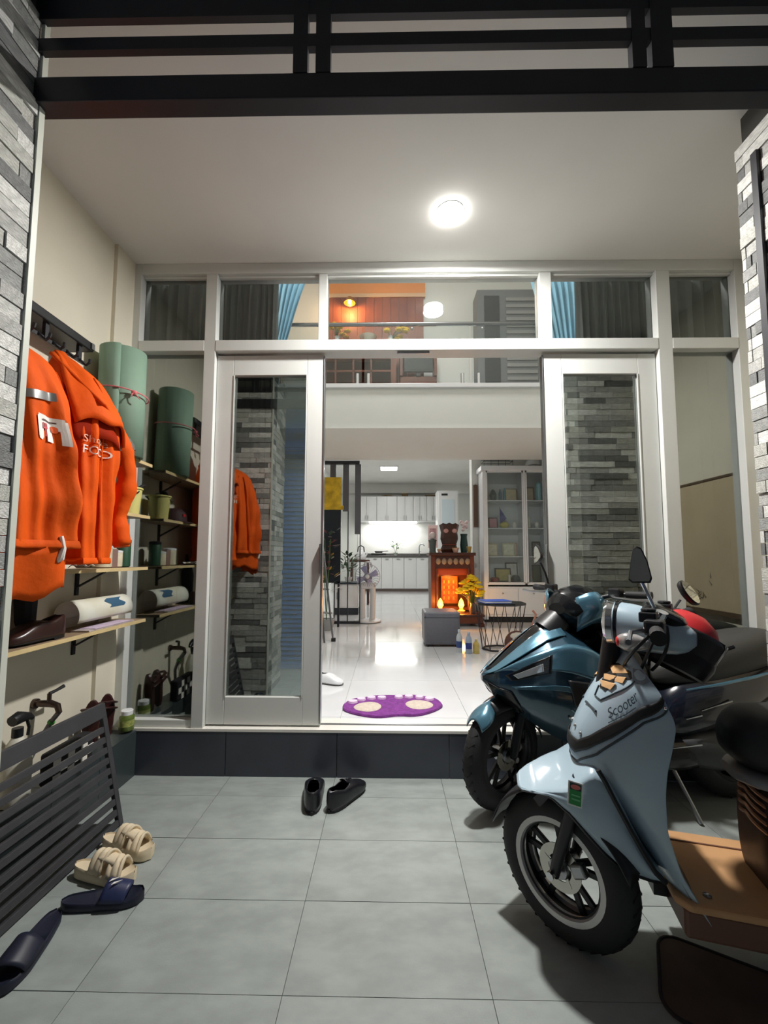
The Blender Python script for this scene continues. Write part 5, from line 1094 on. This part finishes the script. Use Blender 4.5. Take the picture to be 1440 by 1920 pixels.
def blob(n, cx, cy, rx, ry, rot, mat, h=.006):
    m_ = Matrix.Rotation(rot, 2)
    g = [m_ @ Vector((rx*math.cos(2*PI*k/20)*(1+.12*math.sin(2*PI*k/20)), ry*math.sin(2*PI*k/20))) for k in range(20)]
    part(n, MB().loft([[(cx+p.x*q, cy+p.y*q, z) for p in g] for q, z in ((1, .016), (1, .019), (.9, .019+h))]), mat, t, smooth=50)
for sx in (-1, 1):
    blob('sole_patch', sx*.17, -.03, .092, .085, sx*-.35, pk)
    for k, (x, y, r) in enumerate(((.060, .130, .031), (.132, .132, .031), (.203, .112, .031), (.264, .07, .033))): blob('toe_patch', sx*x, y, r, r*.85, 0, pp, .012)
# ---------------------------------------------------------------- altar
t = thing('altar_cabinet', 'carved reddish wooden altar cabinet with glowing niche', 'altar', (0.98, 6.8, ZF))
wr = MATS['wood_red']
part('top', MB().bb(.62, 1.33, 6.55, 7.03, 1.28, 1.325), MATS['wood_dark'], t, world=True, bevel=.008)
part('side_panel', MB().bb(.65, .71, 6.6, 7.02, .42, 1.28), wr, t, world=True); part('side_panel', MB().bb(1.25, 1.31, 6.6, 7.02, .42, 1.28), wr, t, world=True)
part('back_panel', MB().bb(.71, 1.25, 6.98, 7.02, .42, 1.28), wr, t, world=True)
part('shelf', MB().bb(.71, 1.25, 6.62, 7.0, .45, .49), wr, t, world=True)
part('frieze', MB().bb(.71, 1.25, 6.60, 6.64, 1.08, 1.28), MATS['wood_dark'], t, world=True)
for k in range(6): part('carving', MB().ball((.76+.09*k, 6.595, 1.19), (.038, .012, .05), 10, 6), M('carve', (150, 128, 104), 0.5), t, smooth=True, world=True)
part('inner_lintel', MB().bb(.74, 1.22, 6.66, 6.70, .98, 1.08), M('wood_orange', (170, 74, 36), 0.4), t, world=True)
for x in (.735, 1.225): part('column', MB().cyl((x, 6.61, .45), (x, 6.61, 1.08), .025, n=14), wr, t, smooth=True, world=True)
part('tablet', MB().bb(.84, 1.10, 6.90, 6.93, .52, .95), M('tablet_red', (206, 84, 40), 0.4, col2=(226, 130, 50), scale=12), t, world=True)
for k in range(3):
    for j in range(4): part('tablet_stroke', MB().bb(.885+.075*k-.012, .885+.075*k+.012, 6.896, 6.90, .58+.085*j, .60+.085*j+.03), M('tablet_gold', (236, 186, 70), 0.4), t, world=True)
part('plinth', MB().bb(.68, 1.36, 6.25, 7.02, .30, .42), wr, t, world=True, bevel=.01)
part('plinth_rim', MB().bb(.66, 1.38, 6.22, 7.02, .40, .43), MATS['wood_dark'], t, world=True, bevel=.006)
for x in (.70, 1.34):
    for y in (6.27, 6.95): part('foot', MB().bb(x-.04, x+.04, y-.04, y+.04, ZF, .30), wr, t, world=True)
def candle(label, loc, base):
    t = thing('candle_lamp', label, 'lamp', loc, group='glowing lamps before the altar')
    part('holder', MB().lathe([(.001, 0), (.055, 0), (.06, .03), (.03, .05), (.03, .07), (.001, .07)], n=16), base, t, smooth=True)
    part('flame_bulb', MB().lathe([(.02, .07), (.045, .11), (.03, .17), (.006, .21), (.001, .215)], n=16), M('flame', (255, 168, 40), 0.4, emit=14.0), t, smooth=True)
    l = bpy.data.lights.new('candle_light', 'POINT'); l.energy = 5; l.color = (1, .45, .10); l.shadow_soft_size = .04
    o = bpy.data.objects.new('candle_light', l); link(o, t); o.location = (0, -.07, .14)
candle('glowing orange lamp on pink lotus base at the left of the altar', (.77, 6.45, .431), M('lotus_pink', (226, 130, 190), 0.5))
candle('glowing orange lamp at the right of the altar below the flowers', (1.08, 6.45, .431), M('holder_gold', (200, 160, 90), 0.4))
for lb, px, pw, col in (('warm niche spot inside the altar cabinet', (.98, 6.72, 1.05), 5, (1, .42, .10)),):
    t = thing('niche_lamp', 'small warm lamp under the altar lintel', 'lamp', px)
    part('bulb', MB().ball((0, 0, 0), .022, 10, 6), MATS['flame'], t, smooth=True)
    l = bpy.data.lights.new('niche_light', 'POINT'); l.energy = pw; l.color = col; l.shadow_soft_size = .03
    o = bpy.data.objects.new('niche_light', l); link(o, t); o.location = (0, -.02, -.06)
bouquet('chrysanthemum_vase', 'bright yellow chrysanthemums in a vase before the altar', (1.23, 6.36, .431), .16, .05, 30, .19, yl, .54, 41, (90, 70, 60), sp=-.03)
t = thing('prayer_statue', 'dark carved wooden incense shrine on the altar top', 'shrine', (0.96, 6.8, 1.326))
part('body', MB().lathe([(.001, 0), (.12, 0), (.14, .05), (.11, .12), (.14, .22), (.13, .32), (.15, .40), (.16, .44), (.001, .45)], n=8), MATS['wood_dark'], t, smooth=20)
for sx in (-1, 1): part('medallion', MB().ball((sx*.065, -.125, .34), (.04, .015, .035), 12, 6), M('medal_pink', (206, 150, 140), 0.5), t, smooth=True)
part('crest', MB().prism([(-.15, .44), (-.10, .47), (-.05, .455), (0, .475), (.05, .455), (.10, .47), (.15, .44)], -.03, .03, lambda a, b, c: (a, c, b)), MATS['wood_dark'], t)
part('belly_rail', MB().lathe([(.118, .118), (.128, .125), (.118, .132)], n=8, closed=True), M('medal_red', (150, 76, 60), 0.5), t)
for lb, x, h, r, c in (('pink porcelain cup at the left of the altar top', .78, .05, .035, (206, 160, 140)), ('pink porcelain bowl in front of the incense shrine', 1.03, .07, .055, (216, 166, 156)), ('gold tea cup at the right of the altar top', 1.24, .09, .04, (170, 140, 70))):
    t = thing('offering_cup', lb, 'cup', (x, 6.62, 1.326)); part('cup', MB().lathe([(.001, .004), (r*.6, 0), (r, h), (r*.9, h), (.001, h*.3)], n=16), M(lb[:10], c, 0.3), t, smooth=True)
    part('rim', MB().lathe([(r*.97, h-.003), (r*1.03, h), (r*.97, h+.004)], n=16, closed=True), MATS['gold'], t, smooth=True)
t = thing('green_vase', 'tall dark green vase with white flowers on the altar top', 'vase', (1.20, 6.85, 1.326))
part('vase', MB().lathe([(.001, 0), (.05, 0), (.065, .12), (.05, .25), (.06, .30), (.05, .30), (.001, .2)], n=18), M('vase_green', (36, 66, 62), 0.25), t, smooth=True)
for k in range(8): part('blossom', MB().ball((R.uniform(-.06, .06), R.uniform(-.05, .05), .36+R.uniform(0, .14)), .028, 8, 5), M('blossom', (232, 206, 206), 0.6), t, smooth=True)
t = thing('grey_bust', 'grey stone bust with white head left of the shrine', 'statue', (0.70, 6.85, 1.326))
part('torso', MB().lathe([(.001, 0), (.06, 0), (.05, .03), (.055, .16), (.07, .2), (.03, .22)], n=14), M('bust_grey', (96, 104, 100), 0.6), t, smooth=True)
part('head', MB().ball((0, 0, .27), (.055, .055, .06), 14, 8), M('bust_white', (220, 206, 204), 0.5), t, smooth=True)
# ---------------------------------------------------------------- display cabinet
t = thing('display_cabinet', 'white glass-fronted display cabinet right of the altar', 'cabinet', (1.84, 6.9, ZF))
wg = MATS['white_gloss']
part('side', MB().bb(1.48, 1.50, 6.70, 7.04, .30, 2.69), wg, t, world=True); part('side', MB().bb(2.48, 2.50, 6.70, 7.04, .30, 2.69), wg, t, world=True)
part('stile', MB().bb(1.48, 1.54, 6.69, 6.71, .30, 2.69), wg, t, world=True)
part('back', MB().bb(1.50, 2.48, 7.02, 7.04, .30, 2.69), M('cab_back', (206, 210, 210), 0.6), t, world=True)
part('cornice', MB().bb(1.45, 2.50, 6.66, 7.04, 2.62, 2.70), wg, t, world=True, bevel=.01)
part('base_box', MB().bb(1.50, 2.48, 6.71, 7.02, .34, .80), wg, t, world=True)
part('plinth', MB().bb(1.49, 2.49, 6.73, 7.03, ZF, .34), MATS['black_plastic'], t, world=True)
for z in (.86, 1.27, 1.715, 2.155): part('shelf', MB().bb(1.50, 2.48, 6.73, 7.02, z-.012, z), wg, t, world=True)
part('centre_stile', MB().bb(2.115, 2.145, 6.69, 7.02, .86, 2.62), wg, t, world=True)
for a, b in ((1.53, 2.11), (2.15, 2.48)):
    d = part('glass_door', MB().bb(a, a+.02, 6.685, 6.70, .86, 2.62).bb(b-.02, b, 6.685, 6.70, .86, 2.62).bb(a, b, 6.685, 6.70, 2.59, 2.62).bb(a, b, 6.685, 6.70, .83, .87), wg, t, world=True)
    part('pane', MB().bb(a+.02, b-.02, 6.690, 6.695, .87, 2.59).tf(WINV[t.name]), MATS['pane_thin'], d)
for a, b in ((1.53, 2.00), (2.01, 2.47)):
    d = part('drawer_front', MB().bb(a, b, 6.695, 6.71, .38, .78), wg, t, world=True, bevel=.004)
    part('knob', MB().ball(((a+b)/2, 6.685, .70), .012, 8, 5).tf(WINV[t.name]), MATS['steel'], d, smooth=True)
def frame_pic(label, x, z, w_, h_, cf, cp, y=6.9):
    t = thing('framed_certificate', label, 'frame', (x, y, z), rot=(-.12, 0, 0))
    part('frame', MB().bb(-w_/2, w_/2, -.008, .008, 0, h_), M('fr_'+label[:14], cf, 0.4), t)
    part('sheet', MB().bb(-w_/2+.02, w_/2-.02, -.010, -.007, .02, h_-.02), M('sh_'+label[:14], cp, 0.7, var=0.12, scale=18), t)
def ornament(label, x, z, prof, col, y=6.88, cat='ornament', name='ornament', n=16, rough=0.3):
    t = thing(name, label, cat, (x, y, z)); part('body', MB().lathe(prof, n=n), M('or_'+label[:18], col, rough), t, smooth=35)
    part('foot', MB().lathe([(.001, -.0), (prof[1][0]*1.05, 0), (prof[1][0]*1.05, .012), (.001, .012)], n=n), MATS['wood_dark'], t, smooth=True)
frame_pic('tan certificate on the top cabinet shelf', 1.984, 2.156, .20, .22, (120, 100, 80), (200, 182, 140))
frame_pic('brown certificate on the top cabinet shelf by the door stile', 2.283, 2.156, .15, .24, (110, 80, 60), (190, 170, 140))
ornament('dark bronze horse ornament on the top cabinet shelf', 1.686, 2.156, [(.001, 0), (.05, 0), (.045, .05), (.06, .1), (.03, .18), (.001, .2)], (66, 68, 66))
ornament('slim blue bottle on the top cabinet shelf', 1.800, 2.156, [(.001, 0), (.022, 0), (.024, .14), (.01, .18), (.01, .2)], (50, 96, 120))
ornament('teal bottle on the top cabinet shelf', 1.871, 2.156, [(.001, 0), (.024, 0), (.026, .15), (.01, .2), (.01, .22)], (40, 110, 124))
ornament('pale turquoise glass trophy on the top cabinet shelf', 2.42, 2.156, [(.001, 0), (.045, 0), (.04, .1), (.05, .28), (.02, .32), (.001, .33)], (150, 200, 206))
frame_pic('pink photo frame on the second cabinet shelf', 1.686, 1.716, .15, .18, (90, 60, 66), (206, 150, 160))
t = thing('toy_sailboat', 'blue sailboat ornament on the second cabinet shelf', 'ornament', (1.84, 6.88, 1.716))
part('sail', MB().prism([(-.05, .09), (.06, .16), (-.05, .33)], -.005, .005, lambda a, b, c: (a, c, b)), M('sail_blue', (52, 56, 130), 0.4), t)
part('hull', MB().ball((.02, 0, .055), (.075, .035, .055), 14, 8), M('hull_gold', (200, 186, 90), 0.4), t, smooth=True)
part('mast', MB().cyl((.0, 0, .05), (-.05, 0, .35), .004, n=6), MATS['wood_dark'], t)
for k, x in enumerate((2.02, 2.25, 2.38)):
    ornament(('white porcelain teapot', 'cream porcelain vase', 'white porcelain cup')[k]+' on the second cabinet shelf', x, 1.716, [(.001, 0), (.03, 0), (.045, .05), (.03, .1), (.001, .12)] if k != 1 else [(.001, 0), (.03, 0), (.035, .1), (.015, .17), (.02, .2)], ((226, 224, 216), (206, 204, 180), (230, 230, 226))[k])
frame_pic('cream card frame at the left of the third cabinet shelf', 1.672, 1.271, .17, .21, (196, 180, 150), (226, 216, 190))
frame_pic('yellowish card frame on the third cabinet shelf', 1.928, 1.271, .20, .21, (190, 184, 150), (222, 220, 196))
frame_pic('pale pink card frame on the third cabinet shelf', 2.02, 1.271, .13, .22, (190, 150, 130), (214, 190, 176), y=6.95)
frame_pic('dark framed certificate at the right of the third cabinet shelf', 2.368, 1.271, .14, .24, (50, 46, 44), (120, 112, 104))
frame_pic('yellow framed certificate on the lowest glass shelf', 1.842, .861, .26, .22, (60, 44, 34), (190, 176, 110), y=6.95)
frame_pic('dark framed white certificate on the lowest glass shelf', 1.99, .861, .20, .31, (50, 46, 42), (206, 206, 196), y=6.97)
frame_pic('black framed notice on the lowest glass shelf by the door stile', 2.368, .861, .14, .28, (36, 36, 36), (80, 86, 70))
ornament('red lacquer box on the lowest glass shelf', 1.672, .861, [(.001, 0), (.07, 0), (.075, .06), (.05, .08), (.001, .08)], (140, 60, 46), y=6.80, n=6)
ornament('small white figurine on the lowest glass shelf', 1.899, .861, [(.001, 0), (.02, 0), (.016, .08), (.022, .11), (.001, .13)], (226, 220, 206), y=6.79)
ornament('black stone ornament on the lowest glass shelf', 2.0, .861, [(.001, 0), (.07, 0), (.08, .04), (.05, .11), (.001, .12)], (34, 36, 40), y=6.80)
t = thing('helmet', 'white half helmet on top of the display cabinet', 'helmet', (2.32, 6.84, 2.701))
part('shell', MB().lathe([(.001, .145), (.05, .138), (.10, .10), (.12, .04), (.12, .0), (.11, 0), (.09, .09), (.001, .13)], n=24), MATS['white_gloss'], t, smooth=True)
part('peak', MB().grid(lambda u, v: Vector((.12*math.cos(-2.3+1.4*u)*(1+.4*v), .12*math.sin(-2.3+1.4*u)*(1+.4*v), .022-.012*v)), 10, 4), MATS['black_plastic'], t, smooth=True, solid=.004)
t = thing('wire_tray', 'grey wire tray lying on top of the display cabinet', 'tray', (1.74, 6.86, 2.701))
for z in (.01, .09, .15): part('rim_wire', MB().tube([(-.22, -.1, z), (.24, -.1, z), (.24, .1, z), (-.22, .1, z), (-.22, -.1, z)], .005, 6), MATS['grey_steel'], t)
for k in range(5): part('cross_wire', MB().tube([(-.22+.115*k, -.1, .01), (-.22+.115*k, -.1, .15)], .004, 5), MATS['grey_steel'], t)
# ---------------------------------------------------------------- kitchen
wk = M('kitchen_white', (228, 229, 228), 0.3)
xs = [-.96, -.36, .24, .72, 1.12, 1.52]
for k in range(5):
    a, b = xs[k], xs[k+1]
    t = thing('wall_cabinet', ('white wall cabinet at the far left above the sink', 'white wall cabinet second from the left above the lit splashback', 'white wall cabinet in the middle above the kitchen plant', 'white wall cabinet fourth from the left above the tap', 'white wall cabinet at the right end of the kitchen')[k], 'cabinet', ((a+b)/2, 12.8, 2.32), group='kitchen wall cabinets')
    part('carcass', MB().bb(a+.003, b-.003, 12.6, 13.24, 2.32, 3.06), wk, t, world=True)
    m_ = (a+b)/2
    for p_, q_ in ((a, m_), (m_, b)):
        d = part('door', MB().bb(p_+.008, q_-.008, 12.575, 12.6, 2.33, 3.05), wk, t, world=True, bevel=.005)
        part('panel', MB().bb(p_+.06, q_-.06, 12.565, 12.576, 2.40, 2.98).tf(WINV[t.name]), wk, d)
        part('handle', MB().bb(q_-.04 if p_ == a else p_+.03, q_-.03 if p_ == a else p_+.04, 12.55, 12.575, 2.36, 2.48).tf(WINV[t.name]), MATS['steel'], d)
for k, (a, b) in enumerate(((-.96, -.22), (-.22, .45), (.45, 1.16))):
    t = thing('base_cabinet', ('white base cabinet behind the fan', 'white base cabinet in the middle of the kitchen', 'white base cabinet next to the altar')[k], 'cabinet', ((a+b)/2, 12.8, ZF), group='kitchen base cabinets')
    part('carcass', MB().bb(a+.003, b-.003, 12.62, 13.24, .33, 1.26), wk, t, world=True); part('toe_kick', MB().bb(a, b, 12.68, 13.2, ZF, .33), M('kick', (120, 104, 96), 0.5), t, world=True)
    for p_, q_ in ((a, (a+b)/2), ((a+b)/2, b)):
        d = part('door', MB().bb(p_+.008, q_-.008, 12.595, 12.62, .35, 1.24), wk, t, world=True, bevel=.005)
        part('panel', MB().bb(p_+.06, q_-.06, 12.585, 12.596, .43, 1.16).tf(WINV[t.name]), wk, d)
        part('handle', MB().bb((p_+q_)/2-.05, (p_+q_)/2+.05, 12.57, 12.595, 1.19, 1.205).tf(WINV[t.name]), MATS['steel'], d)
t = thing('worktop', 'dark grey kitchen worktop along the end wall', 'worktop', (.1, 12.9, 1.26)); part('slab', MB().bb(-1.0, 1.2, 12.56, 13.24, 1.262, 1.31), M('granite', (86, 84, 84), 0.25, var=0.2, scale=30), t, world=True, bevel=.004)
part('upstand', MB().bb(-1.0, 1.2, 13.22, 13.245, 1.31, 1.36), MATS['granite'], t, world=True)
t = thing('splashback', 'glossy white splashback lit below the wall cabinets', 'splashback', (.1, 13.23, 1.37)); part('sheet', MB().bb(-.95, 1.5, 13.232, 13.248, 1.37, 2.315), M('splash', (240, 240, 236), 0.2), t, world=True)
part('joint', MB().bb(.26, .265, 13.229, 13.233, 1.37, 2.315), MATS['grout_light'], t, world=True)
t = thing('under_cabinet_lamp', 'bright white strip lamp under the wall cabinets', 'lamp', (.08, 12.95, 2.315))
part('strip', MB().bb(-.6, .85, 12.93, 12.97, 2.29, 2.312), M('strip_glow', (255, 255, 250), 0.5, emit=8.0), t, world=True); part('clip', MB().bb(-.62, -.6, 12.92, 12.98, 2.285, 2.318), wk, t, world=True)
area('strip_light', (0, 0, -.035), 15, 1.4, (1, 1, .97), shape='RECTANGLE', size_y=.05, parent=t)
plant('kitchen_plant', 'small green sprig in a glass vase on the worktop', (.20, 12.8, 1.311), .36, .17, 34, .12, [g2, M('leaf_light', (120, 150, 96), 0.5)], .06, 44, M('vase_clear', (190, 206, 190), 0.15))
t = thing('kitchen_tap', 'pink-tinted steel kitchen tap at the sink', 'tap', (.92, 12.95, 1.311)); part('spout', MB().tube([(0, 0, 0), (0, 0, .26), (.03, -.05, .33), (.10, -.12, .34), (.14, -.16, .28)], .016, 8), MATS['steel'], t, smooth=True); part('lever', MB().tube([(0, 0, .1), (.06, -.02, .14)], .01, 6), MATS['steel'], t, smooth=True)
t = thing('gas_stove', 'black gas stove with pan on the worktop', 'stove', (-.30, 12.8, 1.311)); part('body', MB().box((0, 0, .03), (.45, .32, .06)), MATS['black_plastic'], t, bevel=.01)
part('pan', MB().lathe([(.001, .07), (.10, .07), (.13, .12), (.12, .12), (.001, .08)], n=20), MATS['grey_steel'], t, smooth=True); part('pan_handle', MB().tube([(.12, 0, .11), (.28, -.02, .13)], .01, 6), MATS['black_plastic'], t, smooth=True)
for lb, x, dx, h in (('dark oval tray on top of the wall cabinets', -.05, .34, .04), ('wicker basket on top of the wall cabinets', .48, .20, .11), ('flat dark box at the right on the wall cabinets', 1.25, .36, .05)):
    t = thing('basket', lb, 'basket', (x, 12.8, 3.061)); part('bowl', MB().lathe([(.001, .004), (dx*.42, 0), (dx*.5, h), (dx*.46, h), (.001, .012)], n=18), M('wk'+lb[:8], (110, 90, 64), 0.7), t, smooth=30); part('rim', MB().lathe([(dx*.47, h-.005), (dx*.52, h), (dx*.47, h+.006)], n=18, closed=True), MATS['wood_edge'], t, smooth=True)
t = thing('tall_cupboard', 'white tall cupboard by the kitchen right wall', 'cupboard', (1.52, 11.2, ZF)); part('carcass', MB().bb(1.26, 1.80, 11.0, 11.5, .3, 2.98), wk, t, world=True); part('plinth', MB().bb(1.28, 1.78, 11.03, 11.5, ZF, .3), MATS['kick'], t, world=True)
d = part('door', MB().bb(1.29, 1.77, 10.975, 11.0, 1.3, 2.95), wk, t, world=True, bevel=.005); part('panel', MB().bb(1.37, 1.69, 10.965, 10.976, 1.4, 2.75).tf(WINV[t.name]), M('panel_blue', (206, 220, 226), 0.3), d)
part('door', MB().bb(1.29, 1.77, 10.975, 11.0, .33, 1.28), wk, t, world=True, bevel=.005); part('top_vent', MB().bb(1.36, 1.52, 10.97, 10.976, 2.85, 2.90), MATS['black_plastic'], t, world=True)
t = thing('wall_picture', 'pink picture frame hanging between kitchen and altar', 'picture', (.93, 9.0, 1.42)); part('frame', MB().bb(.83, 1.03, 9.0, 9.03, 1.45, 1.93), M('frame_pink', (206, 176, 172), 0.5), t, world=True); part('image', MB().bb(.86, 1.0, 8.995, 9.001, 1.5, 1.86), M('img_rose', (160, 120, 120), 0.5, var=.3, scale=15), t, world=True)
part('stand_post', MB().bb(.91, .95, 9.0, 9.03, ZF, 1.45), wk, t, world=True)
t = thing('wall_hanging', 'brown wooden plaque hanging on the wall corner by the cabinet', 'plaque', (1.50, 7.03, 1.9)); part('board', MB().bb(1.40, 1.47, 7.02, 7.045, 1.75, 2.45), M('plaque_brown', (96, 70, 54), 0.5), t, world=True); part('hook', MB().ball((1.435, 7.02, 2.46), .01, 8, 5), MATS['steel'], t, world=True)
t = thing('stool', 'red-brown wooden stool with white kettle behind the partition', 'stool', (-.62, 9.2, ZF)); part('seat', MB().box((0, 0, .92), (.42, .30, .05)), MATS['wood_dark'], t, bevel=.006)
for sx in (-1, 1):
    for sy in (-1, 1): part('leg', MB().bar((sx*.18, sy*.12, 0), (sx*.17, sy*.11, .9), .04, .04), MATS['wood_dark'], t)
t = thing('kettle', 'white kettle with black handle on the wooden stool', 'kettle', (-.60, 9.2, ZF+.946)); part('body', MB().lathe([(.001, 0), (.10, 0), (.11, .06), (.08, .16), (.04, .19), (.001, .2)], n=18), MATS['white_gloss'], t, smooth=True); part('handle', MB().tube([(-.07, 0, .16), (-.06, 0, .27), (0, 0, .30), (.06, 0, .27), (.07, 0, .16)], .012, 8), MATS['black_plastic'], t, smooth=True); part('spout', MB().tube([(.09, 0, .06), (.15, 0, .15)], [.02, .012], 8), MATS['white_gloss'], t, smooth=True)
